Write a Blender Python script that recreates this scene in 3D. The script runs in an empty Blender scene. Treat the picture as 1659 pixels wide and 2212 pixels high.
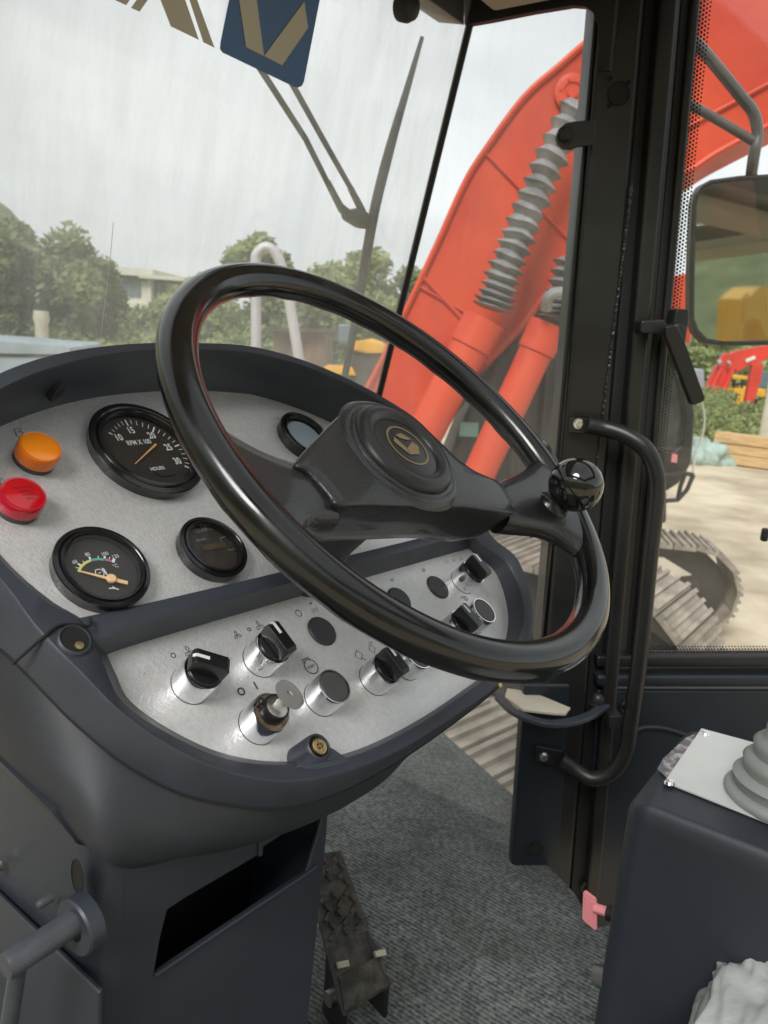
import bpy, bmesh, math, random
from mathutils import Vector, Matrix, noise
from mathutils.geometry import tessellate_polygon
random.seed(7)
S = bpy.context.scene
COL = S.collection
V = Vector
rad = math.radians

# ------------------------------------------------------------------ camera
PITCH, ROLL, FPX, CX, CY = 13.15, 4.0, 1660.0, 829.5, 1106.0
t_, r_ = rad(PITCH), rad(ROLL)
F = V((0, math.cos(t_), -math.sin(t_)))
U0 = V((0, math.sin(t_), math.cos(t_)))
R0 = V((1, 0, 0))
RR = math.cos(r_) * R0 + math.sin(r_) * U0
UU = -math.sin(r_) * R0 + math.cos(r_) * U0
cam = bpy.data.cameras.new('camera')
co = bpy.data.objects.new('camera', cam); COL.objects.link(co)
co.matrix_world = Matrix(((RR.x, UU.x, -F.x, 0), (RR.y, UU.y, -F.y, 0), (RR.z, UU.z, -F.z, 0), (0, 0, 0, 1)))
cam.sensor_fit = 'HORIZONTAL'; cam.sensor_width = 36; cam.lens = 36 * FPX / 1659
cam.clip_start = .02; cam.clip_end = 3000
cam.dof.use_dof = True; cam.dof.focus_distance = .62; cam.dof.aperture_fstop = 17
S.camera = co

# ------------------------------------------------------------------ world, sun, exposure
SUN_EL, SUN_AZ = 46.0, 200.0          # azimuth clockwise from +Y
w = bpy.data.worlds.new('World'); S.world = w; w.use_nodes = True
nt = w.node_tree; nt.nodes.clear()
out = nt.nodes.new('ShaderNodeOutputWorld'); bg = nt.nodes.new('ShaderNodeBackground')
sky = nt.nodes.new('ShaderNodeTexSky'); sky.sky_type = 'NISHITA'; sky.sun_disc = False
sky.sun_elevation = rad(SUN_EL); sky.sun_rotation = rad(SUN_AZ)
tc = nt.nodes.new('ShaderNodeTexCoord')
mp = nt.nodes.new('ShaderNodeMapping'); mp.inputs['Scale'].default_value = (1, 1, 2.6)
nz = nt.nodes.new('ShaderNodeTexNoise'); nz.inputs['Scale'].default_value = 1.7; nz.inputs['Detail'].default_value = 4; nz.inputs['Roughness'].default_value = .5
rp = nt.nodes.new('ShaderNodeValToRGB')
rp.color_ramp.elements[0].position = .32; rp.color_ramp.elements[0].color = (4.0, 4.35, 4.45, 1)
rp.color_ramp.elements[1].position = .66; rp.color_ramp.elements[1].color = (6.5, 6.75, 6.75, 1)
mx = nt.nodes.new('ShaderNodeMixRGB'); mx.inputs[0].default_value = .96
nt.links.new(tc.outputs['Generated'], mp.inputs[0]); nt.links.new(mp.outputs[0], nz.inputs[0])
nt.links.new(nz.outputs[0], rp.inputs[0]); nt.links.new(sky.outputs[0], mx.inputs[1]); nt.links.new(rp.outputs[0], mx.inputs[2])
nt.links.new(mx.outputs[0], bg.inputs[0]); bg.inputs[1].default_value = .1
nt.links.new(bg.outputs[0], out.inputs[0])
sl = bpy.data.lights.new('sun', 'SUN'); sl.energy = 2.0; sl.angle = rad(25); sl.color = (1, .98, .95)
so = bpy.data.objects.new('sun', sl); COL.objects.link(so)
sd = V((math.sin(rad(SUN_AZ)) * math.cos(rad(SUN_EL)), math.cos(rad(SUN_AZ)) * math.cos(rad(SUN_EL)), math.sin(rad(SUN_EL))))
so.rotation_euler = sd.to_track_quat('Z', 'Y').to_euler(); so.location = (0, 0, 40)
S.view_settings.view_transform = 'Standard'; S.view_settings.look = 'None'
S.view_settings.exposure = .68; S.view_settings.gamma = 1; S.view_settings.use_curve_mapping = False
try:
    S.cycles.transparent_max_bounces = 24; S.cycles.max_bounces = 8
except Exception: pass

# ------------------------------------------------------------------ geometry helpers
def ray(x, y): return F + RR * ((x - CX) / FPX) + UU * ((CY - y) / FPX)
def on(x, y, n, d):                    # point on plane n.X = d seen at photo pixel
    r = ray(x, y); return r * (d / n.dot(r))
def onp(x, y, n, p): return on(x, y, n, n.dot(p))
def onz(x, y, z): r = ray(x, y); return r * (z / r.z)
def ony(x, y, Y): r = ray(x, y); return r * (Y / r.y)
def dirv(az): return V((math.sin(rad(az)), math.cos(rad(az)), 0))
def nrm(az, tilt): return V((math.sin(rad(tilt)) * math.sin(rad(az)), math.sin(rad(tilt)) * math.cos(rad(az)), math.cos(rad(tilt))))
Z = V((0, 0, 1))
ER, EF = dirv(34.5), dirv(-55.5)       # the cab's right and forward
WO = {}
def worg(o): return WO.get(o, V((0, 0, 0)))
def thing(name, loc, label=None, cat=None, group=None, kind=None, rz=0):
    o = bpy.data.objects.new(name, None); COL.objects.link(o)
    o.empty_display_size = .05; o.location = loc; o.rotation_euler = (0, 0, rz); WO[o] = V(loc)
    tag(o, label, cat, group, kind); return o
def tag(o, label=None, cat=None, group=None, kind=None):
    for k, v in (('label', label), ('category', cat), ('group', group), ('kind', kind)):
        if v: o[k] = v
    return o
def mk(name, vs, fs, mat, parent=None, smooth=30, bevel=0, seg=2, world=True, label=None, kind=None, subsurf=0):
    """one mesh object; world=True: vs are world coordinates, else in the parent's frame"""
    vs = [V(v) for v in vs]
    c = V((0, 0, 0))
    for v in vs: c += v
    c /= max(1, len(vs))
    me = bpy.data.meshes.new(name)
    me.from_pydata([v - c for v in vs], [], [tuple(f) for f in fs]); me.update()
    bm = bmesh.new(); bm.from_mesh(me); bmesh.ops.recalc_face_normals(bm, faces=bm.faces); bm.to_mesh(me); bm.free()
    if mat: me.materials.append(mat)
    if smooth:
        me.polygons.foreach_set('use_smooth', [True] * len(me.polygons)); me.set_sharp_from_angle(angle=rad(smooth))
    o = bpy.data.objects.new(name, me); COL.objects.link(o)
    if parent:
        o.parent = parent
        o.location = c - worg(parent) if world else c
    else: o.location = c
    WO[o] = c if world else c + worg(parent)
    if bevel:
        b = o.modifiers.new('bevel', 'BEVEL'); b.width = bevel; b.segments = seg; b.limit_method = 'ANGLE'; b.angle_limit = rad(35)
        b.harden_normals = False
        me.polygons.foreach_set('use_smooth', [True] * len(me.polygons)); me.set_sharp_from_angle(angle=rad(180))
        wn = o.modifiers.new('wn', 'WEIGHTED_NORMAL'); wn.keep_sharp = True
    if subsurf:
        s = o.modifiers.new('sub', 'SUBSURF'); s.levels = subsurf; s.render_levels = subsurf
    if label: o['label'] = label
    if kind: o['kind'] = kind
    return o
class MB:
    def __init__(s): s.v = []; s.f = []
    def add(s, vs, fs):
        n = len(s.v); s.v += [V(v) for v in vs]; s.f += [tuple(i + n for i in f) for f in fs]; return s
    def hexa(s, p):                    # 8 points: bottom 4, top 4
        return s.add(p, [(0, 3, 2, 1), (4, 5, 6, 7), (0, 1, 5, 4), (1, 2, 6, 5), (2, 3, 7, 6), (3, 0, 4, 7)])
    def box(s, c, x, y, z):            # centre and three half vectors
        c = V(c)
        return s.hexa([c - x - y - z, c + x - y - z, c + x + y - z, c - x + y - z, c - x - y + z, c + x - y + z, c + x + y + z, c - x + y + z])
    def slab(s, poly, off):
        off = V(off); n = len(poly); poly = [V(p) for p in poly]
        tr = tessellate_polygon([poly])
        vs = poly + [p + off for p in poly]
        fs = [tuple(t) for t in tr] + [tuple(i + n for i in reversed(t)) for t in tr]
        fs += [(i, (i + 1) % n, (i + 1) % n + n, i + n) for i in range(n)]
        return s.add(vs, fs)
    def hole(s, outer, inner, off):
        off = V(off); a = [V(p) for p in outer]; b = [V(p) for p in inner]; n, m = len(a), len(b)
        tr = tessellate_polygon([a, b]); al = a + b
        vs = al + [p + off for p in al]; N = n + m
        fs = [tuple(t) for t in tr] + [tuple(i + N for i in reversed(t)) for t in tr]
        fs += [(i, (i + 1) % n, (i + 1) % n + N, i + N) for i in range(n)]
        fs += [(n + i, n + (i + 1) % m, n + (i + 1) % m + N, n + i + N) for i in range(m)]
        return s.add(vs, fs)
    def loft(s, rings, caps=(True, True)):
        n = len(rings[0]); vs = [p for r in rings for p in r]; fs = []
        for k in range(len(rings) - 1):
            for i in range(n):
                j = (i + 1) % n; fs.append((k * n + i, k * n + j, (k + 1) * n + j, (k + 1) * n + i))
        if caps[0]: fs.append(tuple(range(n)))
        if caps[1]: fs.append(tuple((len(rings) - 1) * n + i for i in range(n)))
        return s.add(vs, fs)
    def lathe(s, prof, M, n=48, caps=(False, False)):   # prof: (r, h) in frame M
        rings = []
        for r, h in prof:
            rings.append([M @ V((r * math.cos(2 * math.pi * i / n), r * math.sin(2 * math.pi * i / n), h)) for i in range(n)])
        return s.loft(rings, caps)
    def tube(s, pts, r, n=12, closed=False, sx=1.0):
        pts = [V(p) for p in pts]; N = len(pts); rings = []; up = None
        for i, p in enumerate(pts):
            a = pts[(i - 1) % N] if closed or i > 0 else p
            b = pts[(i + 1) % N] if closed or i < N - 1 else p
            t = (b - a).normalized()
            if up is None: up = t.cross(Z if abs(t.z) < .9 else V((1, 0, 0))).normalized()
            up = (up - t * up.dot(t)).normalized(); q = t.cross(up)
            rr = r[i] if isinstance(r, (list, tuple)) else r
            rings.append([p + rr * (math.cos(2 * math.pi * k / n) * up + sx * math.sin(2 * math.pi * k / n) * q) for k in range(n)])
        if closed: rings.append(rings[0])
        return s.loft(rings, (not closed, not closed))
    def go(s, name, mat, parent=None, **k): return mk(name, s.v, s.f, mat, parent, **k)
def fr(o, x, z):                       # frame from origin, x axis, z axis
    z = z.normalized(); x = (x - z * x.dot(z)).normalized(); y = z.cross(x)
    return Matrix(((x.x, y.x, z.x, o.x), (x.y, y.y, z.y, o.y), (x.z, y.z, z.z, o.z), (0, 0, 0, 1)))
def crom(pts, k=4, closed=False):      # Catmull-Rom resampling
    pts = [V(p) for p in pts]; N = len(pts); o = []
    for i in range(N if closed else N - 1):
        p0 = pts[(i - 1) % N] if closed or i > 0 else pts[0] * 2 - pts[1]
        p1, p2 = pts[i], pts[(i + 1) % N]
        p3 = pts[(i + 2) % N] if closed or i < N - 2 else p2 * 2 - p1
        for j in range(k):
            t = j / k
            o.append(.5 * (2 * p1 + (p2 - p0) * t + (2 * p0 - 5 * p1 + 4 * p2 - p3) * t * t + (3 * p1 - p0 - 3 * p2 + p3) * t ** 3))
    if not closed: o.append(pts[-1])
    return o
def rrect(x0, y0, x1, y1, r, n=6):
    o = []
    for cx, cy, a in ((x1 - r, y1 - r, 0), (x0 + r, y1 - r, 90), (x0 + r, y0 + r, 180), (x1 - r, y0 + r, 270)):
        for i in range(n + 1):
            t = rad(a + 90 * i / n); o.append((cx + r * math.cos(t), cy + r * math.sin(t)))
    return o
_fc = {}
def text_mesh(txt, size, align='CENTER', bold=0):
    c = bpy.data.curves.new('t', 'FONT'); c.body = txt; c.size = size; c.align_x = align; c.align_y = 'CENTER'; c.offset = bold; c.resolution_u = 3
    o = bpy.data.objects.new('t', c); COL.objects.link(o)
    dg = bpy.context.evaluated_depsgraph_get(); dg.update()
    me = bpy.data.meshes.new_from_object(o.evaluated_get(dg))
    vs = [v.co.copy() for v in me.vertices]; fs = [tuple(p.vertices) for p in me.polygons]
    bpy.data.objects.remove(o); bpy.data.curves.remove(c); bpy.data.meshes.remove(me)
    return vs, fs
def put_text(mb, txt, size, M, x, y, rot=0, align='CENTER', h=.0003, sx=1.0, bold=0):
    vs, fs = text_mesh(txt, size, align, bold); L = M @ Matrix.Translation((x, y, h)) @ Matrix.Rotation(rot, 4, 'Z')
    mb.add([L @ V((v.x * sx, v.y, 0)) for v in vs], fs)
def stroke(mb, pts, wd, M, closed=False, h=.0003):       # flat ribbon of polylines (in-plane)
    P = [V((p[0], p[1], 0)) for p in pts]; N = len(P); L = []; 
    for i in range(N):
        a = P[(i - 1) % N] if closed or i > 0 else P[i]
        b = P[(i + 1) % N] if closed or i < N - 1 else P[i]
        t = (b - a).normalized(); q = V((-t.y, t.x, 0)) * wd / 2
        L.append(M @ (P[i] + q + V((0, 0, h)))); L.append(M @ (P[i] - q + V((0, 0, h))))
    fs = [(2 * i, 2 * i + 1, (2 * i + 3) % (2 * N), (2 * i + 2) % (2 * N)) for i in range(N if closed else N - 1)]
    mb.add(L, fs)
def circ(x, y, r, n=24, a0=0, a1=360):
    k = n if a1 - a0 >= 360 else n + 1
    return [(x + r * math.cos(rad(a0 + (a1 - a0) * i / n)), y + r * math.sin(rad(a0 + (a1 - a0) * i / n))) for i in range(k)]

# ------------------------------------------------------------------ materials
def mat(name, col, rough=.5, metal=0, coat=0, bump=0, bscale=400, var=0, vscale=8, col2=None, spec=.5, trans=0, emit=None, sheen=0, bdist=.0005, detail=3, stretch=None, ramp=(.35, .65), rvar=0, alpha=1, coord='Object'):
    m = bpy.data.materials.new(name); m.use_nodes = True; n = m.node_tree; b = n.nodes['Principled BSDF']
    b.inputs['Base Color'].default_value = (*col, 1); b.inputs['Roughness'].default_value = rough; b.inputs['Metallic'].default_value = metal
    b.inputs['Coat Weight'].default_value = coat; b.inputs['Coat Roughness'].default_value = .08
    b.inputs['Specular IOR Level'].default_value = spec; b.inputs['Transmission Weight'].default_value = trans
    b.inputs['Sheen Weight'].default_value = sheen
    t = n.nodes.new('ShaderNodeTexCoord'); src = t.outputs[coord]
    if stretch:
        mp = n.nodes.new('ShaderNodeMapping'); mp.inputs['Scale'].default_value = stretch; n.links.new(src, mp.inputs[0]); src = mp.outputs[0]
    if var or col2:
        z = n.nodes.new('ShaderNodeTexNoise'); z.inputs['Scale'].default_value = vscale; z.inputs['Detail'].default_value = detail + 2; z.inputs['Roughness'].default_value = .6
        r = n.nodes.new('ShaderNodeValToRGB'); n.links.new(src, z.inputs[0]); n.links.new(z.outputs[0], r.inputs[0])
        r.color_ramp.elements[0].position, r.color_ramp.elements[1].position = ramp
        c2 = col2 or tuple(min(1, c * (1 + var)) for c in col); c1 = col if col2 else tuple(c * (1 - var) for c in col)
        r.color_ramp.elements[0].color = (*c1, 1); r.color_ramp.elements[1].color = (*c2, 1)
        n.links.new(r.outputs[0], b.inputs['Base Color'])
        if rvar:
            mr = n.nodes.new('ShaderNodeMapRange'); mr.inputs['To Min'].default_value = rough - rvar; mr.inputs['To Max'].default_value = rough + rvar
            mr.inputs['From Min'].default_value = .3; mr.inputs['From Max'].default_value = .7
            n.links.new(z.outputs[0], mr.inputs[0]); n.links.new(mr.outputs[0], b.inputs['Roughness'])
    if bump:
        z = n.nodes.new('ShaderNodeTexNoise'); z.inputs['Scale'].default_value = bscale; z.inputs['Detail'].default_value = detail
        bp = n.nodes.new('ShaderNodeBump'); bp.inputs['Strength'].default_value = bump; bp.inputs['Distance'].default_value = bdist
        n.links.new(src, z.inputs[0]); n.links.new(z.outputs[0], bp.inputs['Height']); n.links.new(bp.outputs[0], b.inputs['Normal'])
    if emit:
        b.inputs['Emission Color'].default_value = (*col, 1); b.inputs['Emission Strength'].default_value = emit
    return m
M = {}
M['shroud'] = mat('grained_plastic', (.034, .039, .052), .42, bump=.35, bscale=1100, var=.12, vscale=22, rvar=.07)
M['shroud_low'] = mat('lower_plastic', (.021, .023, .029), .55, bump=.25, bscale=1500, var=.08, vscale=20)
M['pedestal'] = mat('painted_sheet', (.026, .031, .041), .45, bump=.12, bscale=900, var=.1, vscale=9, rvar=.06)
M['black'] = mat('black_paint', (.013, .013, .013), .38, bump=.15, bscale=500, var=.25, vscale=6, rvar=.08)
M['black_dk'] = mat('black_seal', (.006, .006, .006), .6, bump=.1)
M['wall'] = mat('dark_blue_paint', (.012, .017, .023), .42, bump=.12, bscale=600, var=.15, vscale=5, rvar=.06)
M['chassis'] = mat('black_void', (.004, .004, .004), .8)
M['rim'] = mat('glossy_black_plastic', (.006, .006, .006), .19, bump=.08, bscale=45, bdist=.001, coat=.15, var=.3, vscale=18, rvar=.10)
M['hub'] = mat('grained_black_vinyl', (.009, .0085, .0085), .34, bump=.9, bscale=600, bdist=.0007, coat=.35)
M['hubcap'] = mat('satin_black_cap', (.012, .011, .011), .36, bump=.1, bscale=500)
M['ball'] = mat('polished_black_ball', (.006, .006, .006), .05, coat=.5)
M['gold'] = mat('dull_gold_print', (.24, .17, .08), .45, metal=.3)
M['gauge'] = mat('gauge_bezel', (.007, .007, .008), .22, coat=.3)
M['dial'] = mat('dial_face', (.024, .020, .017), .55)
M['white'] = mat('white_print', (.72, .74, .74), .6)
M['dimwhite'] = mat('grey_print', (.32, .32, .31), .6)
M['needle'] = mat('cream_needle', (.85, .55, .28), .45)
M['needle2'] = mat('orange_needle', (.72, .38, .15), .45)
M['ink'] = mat('black_ink', (.02, .02, .022), .6)
M['chrome'] = mat('zinc_chrome', (.86, .87, .9), .16, metal=1, bump=.15, bscale=120, var=.1, vscale=60, rvar=.1)
M['steel'] = mat('bright_steel', (.6, .58, .55), .3, metal=1, bump=.1)
M['brass'] = mat('yellow_zinc', (.55, .42, .2), .3, metal=1)
M['rust'] = mat('tarnished_rim', (.3, .2, .13), .4, metal=.8, var=.4, vscale=200)
M['knob'] = mat('black_knob', (.011, .011, .012), .28, bump=.1)
M['button'] = mat('grey_button', (.06, .058, .056), .55, bump=.2)
M['keyhead'] = mat('grey_key_head', (.2, .2, .2), .35, bump=.3)
M['cap'] = mat('blank_cap', (.03, .03, .034), .5, bump=.2)
M['amber'] = mat('amber_lens', (.85, .24, .005), .14, coat=.6, emit=.03)
M['amber_side'] = mat('amber_side', (.75, .17, .01), .15, coat=.5)
M['red_lens'] = mat('red_lens', (.50, .003, .010), .14, coat=.6, emit=.02)
M['red_side'] = mat('red_side', (.5, .01, .03), .15, coat=.5)
M['red_dark'] = mat('dark_red_print', (.25, .005, .01), .3)
M['lampbase'] = mat('lamp_base', (.05, .05, .05), .5)
M['yellowp'] = mat('yellow_print', (.6, .6, .16), .6)
M['greenp'] = mat('green_print', (.08, .4, .33), .6)
M['pinkp'] = mat('pink_print', (.5, .13, .2), .6)
M['lcd'] = mat('lcd_window', (.05, .042, .02), .2)
M['pink'] = mat('faded_pink_plastic', (.8, .27, .3), .42, bump=.15, bscale=700)
M['boot'] = mat('grey_rubber', (.25, .26, .255), .6, bump=.2, bscale=600, var=.1)
M['whiteplate'] = mat('white_plate', (.56, .57, .55), .4, var=.05, vscale=12)
M['tape'] = mat('scuffed_tape', (.1, .1, .11), .25, col2=(.4, .4, .41), vscale=60, ramp=(.45, .6))
M['console'] = mat('console_plastic', (.022, .027, .037), .5, bump=.25, bscale=900, var=.1, vscale=10)
M['lever'] = mat('painted_steel_lever', (.05, .054, .064), .42, bump=.4, bscale=80, bdist=.001, var=.15, vscale=40)
M['red'] = mat('red_orange_paint', (.47, .042, .022), .45, col2=(.66, .078, .030), vscale=1.3, detail=8, bump=.12, bscale=3, bdist=.01, ramp=(.3, .55), spec=.35)
M['red2'] = mat('far_red_paint', (.66, .035, .02), .5, var=.15, vscale=2)
M['yellow'] = mat('yellow_paint', (.75, .38, .02), .5, var=.1, vscale=2)
M['bellows'] = mat('grey_bellows', (.23, .225, .225), .7, var=.4, vscale=6, bump=.3, bscale=40, bdist=.004)
M['machine'] = mat('grimy_dark_body', (.055, .045, .04), .6, var=.45, vscale=2.2, bump=.2, bscale=20, bdist=.004)
M['cabblack'] = mat('far_black_cab', (.012, .012, .013), .35)
M['trackpad'] = mat('dusty_track_steel', (.20, .175, .145), .7, col2=(.40, .35, .28), vscale=5, bump=.3, bscale=30, bdist=.004)
M['trackdark'] = mat('track_dark', (.022, .019, .017), .6, var=.4, vscale=5)
M['dust'] = mat('dusty_cover', (.5, .45, .36), .8, var=.15, vscale=3)
M['mirror'] = mat('mirror_glass', (.62, .66, .58), .03, metal=1)
M['tube'] = mat('satin_grey_tube', (.14, .135, .13), .3, metal=.5, var=.2, vscale=8)
M['headliner'] = mat('tan_headliner', (.34, .27, .2), .9, bump=.3)
M['galv'] = mat('galvanised_pipe', (.6, .59, .6), .5, metal=.2, var=.15, vscale=3)
M['truck'] = mat('grey_tarpaulin', (.27, .33, .36), .6, var=.2, vscale=1.5)
M['timber'] = mat('pale_timber', (.55, .36, .17), .8, var=.2, vscale=3, stretch=(1, 1, 6), bump=.3, bscale=20, bdist=.01)
M['bark'] = mat('bark', (.1, .075, .055), .9, var=.3, vscale=4, bump=.5, bscale=12, bdist=.03)
M['bldg'] = mat('cream_render', (.62, .6, .5), .85, var=.06, vscale=.3)
M['bglass'] = mat('far_window', (.12, .17, .2), .15)
M['post'] = mat('pale_post', (.55, .52, .42), .8, var=.1)
M['plastic'] = mat('clear_seat_film', (.5, .51, .5), .2, spec=.7, bump=.5, bscale=28, bdist=.006, detail=4, var=.1, vscale=14)
M['hill'] = mat('green_hill', (.10, .13, .06), .9, col2=(.26, .29, .14), vscale=.35, detail=9)
M['sticker_blue'] = mat('decal_blue', (.045, .11, .25), .5)
M['sticker_tan'] = mat('decal_backing', (.42, .39, .31), .6)
M['greenlabel'] = mat('green_label', (.25, .5, .42), .5)
M['cablewhite'] = mat('white_cable', (.6, .6, .57), .5)
M['pedalm'] = mat('muddy_pedal', (.04, .038, .034), .5, metal=.3, col2=(.15, .13, .10), vscale=45, bump=.5, bscale=150, bdist=.001, ramp=(.4, .75))

def leafmat(name, a, b):
    m = bpy.data.materials.new(name); m.use_nodes = True; n = m.node_tree; p = n.nodes['Principled BSDF']
    g = n.nodes.new('ShaderNodeTexNoise'); g.inputs['Scale'].default_value = 1.1; g.inputs['Detail'].default_value = 6
    tc = n.nodes.new('ShaderNodeTexCoord'); n.links.new(tc.outputs['Object'], g.inputs[0])
    r = n.nodes.new('ShaderNodeValToRGB'); r.color_ramp.elements[0].position = .35; r.color_ramp.elements[1].position = .68
    r.color_ramp.elements[0].color = (*a, 1); r.color_ramp.elements[1].color = (*b, 1)
    n.links.new(g.outputs[0], r.inputs[0]); n.links.new(r.outputs[0], p.inputs['Base Color']); p.inputs['Roughness'].default_value = .6
    tr = n.nodes.new('ShaderNodeBsdfTranslucent'); n.links.new(r.outputs[0], tr.inputs[0]); ms = n.nodes.new('ShaderNodeMixShader'); ms.inputs[0].default_value = .3
    n.links.new(p.outputs[0], ms.inputs[1]); n.links.new(tr.outputs[0], ms.inputs[2]); n.links.new(ms.outputs[0], n.nodes['Material Output'].inputs[0])
    return m
M['leaf1'] = leafmat('leaf_green', (.10, .145, .06), (.34, .41, .17))
M['leaf2'] = leafmat('leaf_yellow_green', (.16, .21, .08), (.44, .50, .20))

def brushed():                         # galvanised instrument plate with a fine swirling grain
    m = mat('brushed_plate', (.55, .54, .53), .38, metal=.4, col2=(.70, .69, .68), vscale=260, detail=4, rvar=.05, ramp=(.2, .8))
    n = m.node_tree; b = n.nodes['Principled BSDF']
    tc = n.nodes.new('ShaderNodeTexCoord')
    last = None
    for k, (sx, rot, s) in enumerate((((90, 700, 300), .5, 1), ((900, 70, 300), .9, 1))):
        mp = n.nodes.new('ShaderNodeMapping'); mp.inputs['Scale'].default_value = sx; mp.inputs['Rotation'].default_value = (.3, .2, rot)
        z = n.nodes.new('ShaderNodeTexNoise'); z.inputs['Scale'].default_value = 1; z.inputs['Detail'].default_value = 4; z.inputs['Distortion'].default_value = .6
        n.links.new(tc.outputs['Object'], mp.inputs[0]); n.links.new(mp.outputs[0], z.inputs[0])
        bp = n.nodes.new('ShaderNodeBump'); bp.inputs['Strength'].default_value = .7; bp.inputs['Distance'].default_value = .0005
        n.links.new(z.outputs[0], bp.inputs['Height'])
        if last: n.links.new(last.outputs[0], bp.inputs['Normal'])
        last = bp
    n.links.new(last.outputs[0], b.inputs['Normal'])
    return m
M['plate'] = brushed()

def carpet():
    m = bpy.data.materials.new('ribbed_carpet'); m.use_nodes = True; n = m.node_tree; b = n.nodes['Principled BSDF']; b.inputs['Roughness'].default_value = .95
    b.inputs['Sheen Weight'].default_value = .3
    tc = n.nodes.new('ShaderNodeTexCoord')
    mp = n.nodes.new('ShaderNodeMapping'); mp.vector_type = 'POINT'; mp.inputs['Rotation'].default_value = (0, 0, rad(34.5)); n.links.new(tc.outputs['Object'], mp.inputs[0])
    wv = n.nodes.new('ShaderNodeTexWave'); wv.wave_type = 'BANDS'; wv.bands_direction = 'Y' ; wv.inputs['Scale'].default_value = 42; wv.inputs['Distortion'].default_value = 1.6; wv.inputs['Detail'].default_value = 3; wv.inputs['Detail Scale'].default_value = 3
    n.links.new(mp.outputs[0], wv.inputs[0])
    z1 = n.nodes.new('ShaderNodeTexNoise'); z1.inputs['Scale'].default_value = 150; z1.inputs['Detail'].default_value = 4
    z2 = n.nodes.new('ShaderNodeTexNoise'); z2.inputs['Scale'].default_value = 7; z2.inputs['Detail'].default_value = 6; z2.inputs['Roughness'].default_value = .65
    n.links.new(tc.outputs['Object'], z1.inputs[0]); n.links.new(tc.outputs['Object'], z2.inputs[0])
    a = n.nodes.new('ShaderNodeMath'); a.operation = 'MULTIPLY_ADD'; a.inputs[1].default_value = .24; n.links.new(wv.outputs[1], a.inputs[0]); n.links.new(z1.outputs[0], a.inputs[2])
    r = n.nodes.new('ShaderNodeValToRGB'); r.color_ramp.elements[0].position = .42; r.color_ramp.elements[0].color = (.010, .014, .014, 1)
    r.color_ramp.elements[1].position = .86; r.color_ramp.elements[1].color = (.15, .17, .165, 1); n.links.new(a.outputs[0], r.inputs[0])
    r2 = n.nodes.new('ShaderNodeValToRGB'); r2.color_ramp.elements[0].position = .35; r2.color_ramp.elements[0].color = (.5, .47, .44, 1)
    r2.color_ramp.elements[1].position = .62; r2.color_ramp.elements[1].color = (1.15, 1.15, 1.12, 1); n.links.new(z2.outputs[0], r2.inputs[0])
    mm = n.nodes.new('ShaderNodeMixRGB'); mm.blend_type = 'MULTIPLY'; mm.inputs[0].default_value = 1
    n.links.new(r.outputs[0], mm.inputs[1]); n.links.new(r2.outputs[0], mm.inputs[2]); n.links.new(mm.outputs[0], b.inputs['Base Color'])
    bp = n.nodes.new('ShaderNodeBump'); bp.inputs['Strength'].default_value = .8; bp.inputs['Distance'].default_value = .002
    n.links.new(a.outputs[0], bp.inputs['Height']); n.links.new(bp.outputs[0], b.inputs['Normal'])
    return m
M['carpet'] = carpet()

def glass(name, dirt=.0, streak=None, tint=(1, 1, 1), refl=1.0):
    m = bpy.data.materials.new(name); m.use_nodes = True; n = m.node_tree; n.nodes.clear()
    o = n.nodes.new('ShaderNodeOutputMaterial'); t = n.nodes.new('ShaderNodeBsdfTransparent'); t.inputs[0].default_value = (*tint, 1)
    g = n.nodes.new('ShaderNodeBsdfGlossy'); g.inputs['Roughness'].default_value = .01
    fz = n.nodes.new('ShaderNodeLayerWeight'); fz.inputs[0].default_value = .5
    p5 = n.nodes.new('ShaderNodeMath'); p5.operation = 'POWER'; p5.inputs[1].default_value = 5; n.links.new(fz.outputs[1], p5.inputs[0])
    mu = n.nodes.new('ShaderNodeMath'); mu.operation = 'MULTIPLY_ADD'; mu.inputs[1].default_value = .9 * refl; mu.inputs[2].default_value = .04 * refl; n.links.new(p5.outputs[0], mu.inputs[0])
    x = n.nodes.new('ShaderNodeMixShader'); n.links.new(mu.outputs[0], x.inputs[0]); n.links.new(t.outputs[0], x.inputs[1]); n.links.new(g.outputs[0], x.inputs[2])
    if dirt:
        d = n.nodes.new('ShaderNodeBsdfTranslucent'); d.inputs[0].default_value = (.86, .88, .86, 1)
        d2 = n.nodes.new('ShaderNodeBsdfDiffuse'); d2.inputs[0].default_value = (.8, .8, .78, 1)
        dm = n.nodes.new('ShaderNodeMixShader'); dm.inputs[0].default_value = .4; n.links.new(d.outputs[0], dm.inputs[1]); n.links.new(d2.outputs[0], dm.inputs[2])
        tc = n.nodes.new('ShaderNodeTexCoord'); mp = n.nodes.new('ShaderNodeMapping'); mp.inputs['Scale'].default_value = streak
        z = n.nodes.new('ShaderNodeTexNoise'); z.inputs['Scale'].default_value = 1; z.inputs['Detail'].default_value = 5; z.inputs['Roughness'].default_value = .65
        n.links.new(tc.outputs['Object'], mp.inputs[0]); n.links.new(mp.outputs[0], z.inputs[0])
        r = n.nodes.new('ShaderNodeMapRange'); r.inputs[1].default_value = .42; r.inputs[2].default_value = .78; r.inputs[3].default_value = dirt * .8; r.inputs[4].default_value = dirt * 1.5
        n.links.new(z.outputs[0], r.inputs[0])
        y = n.nodes.new('ShaderNodeMixShader'); n.links.new(r.outputs[0], y.inputs[0]); n.links.new(x.outputs[0], y.inputs[1]); n.links.new(dm.outputs[0], y.inputs[2]); x = y
    n.links.new(x.outputs[0], o.inputs[0]); return m
M['glass_front'] = glass('streaked_glass', .17, (38, 38, 3))
M['glass_corner'] = glass('dusty_corner_glass', .11, (30, 30, 6))
M['glass_side'] = glass('side_glass', .015, (6, 6, 4))
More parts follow.
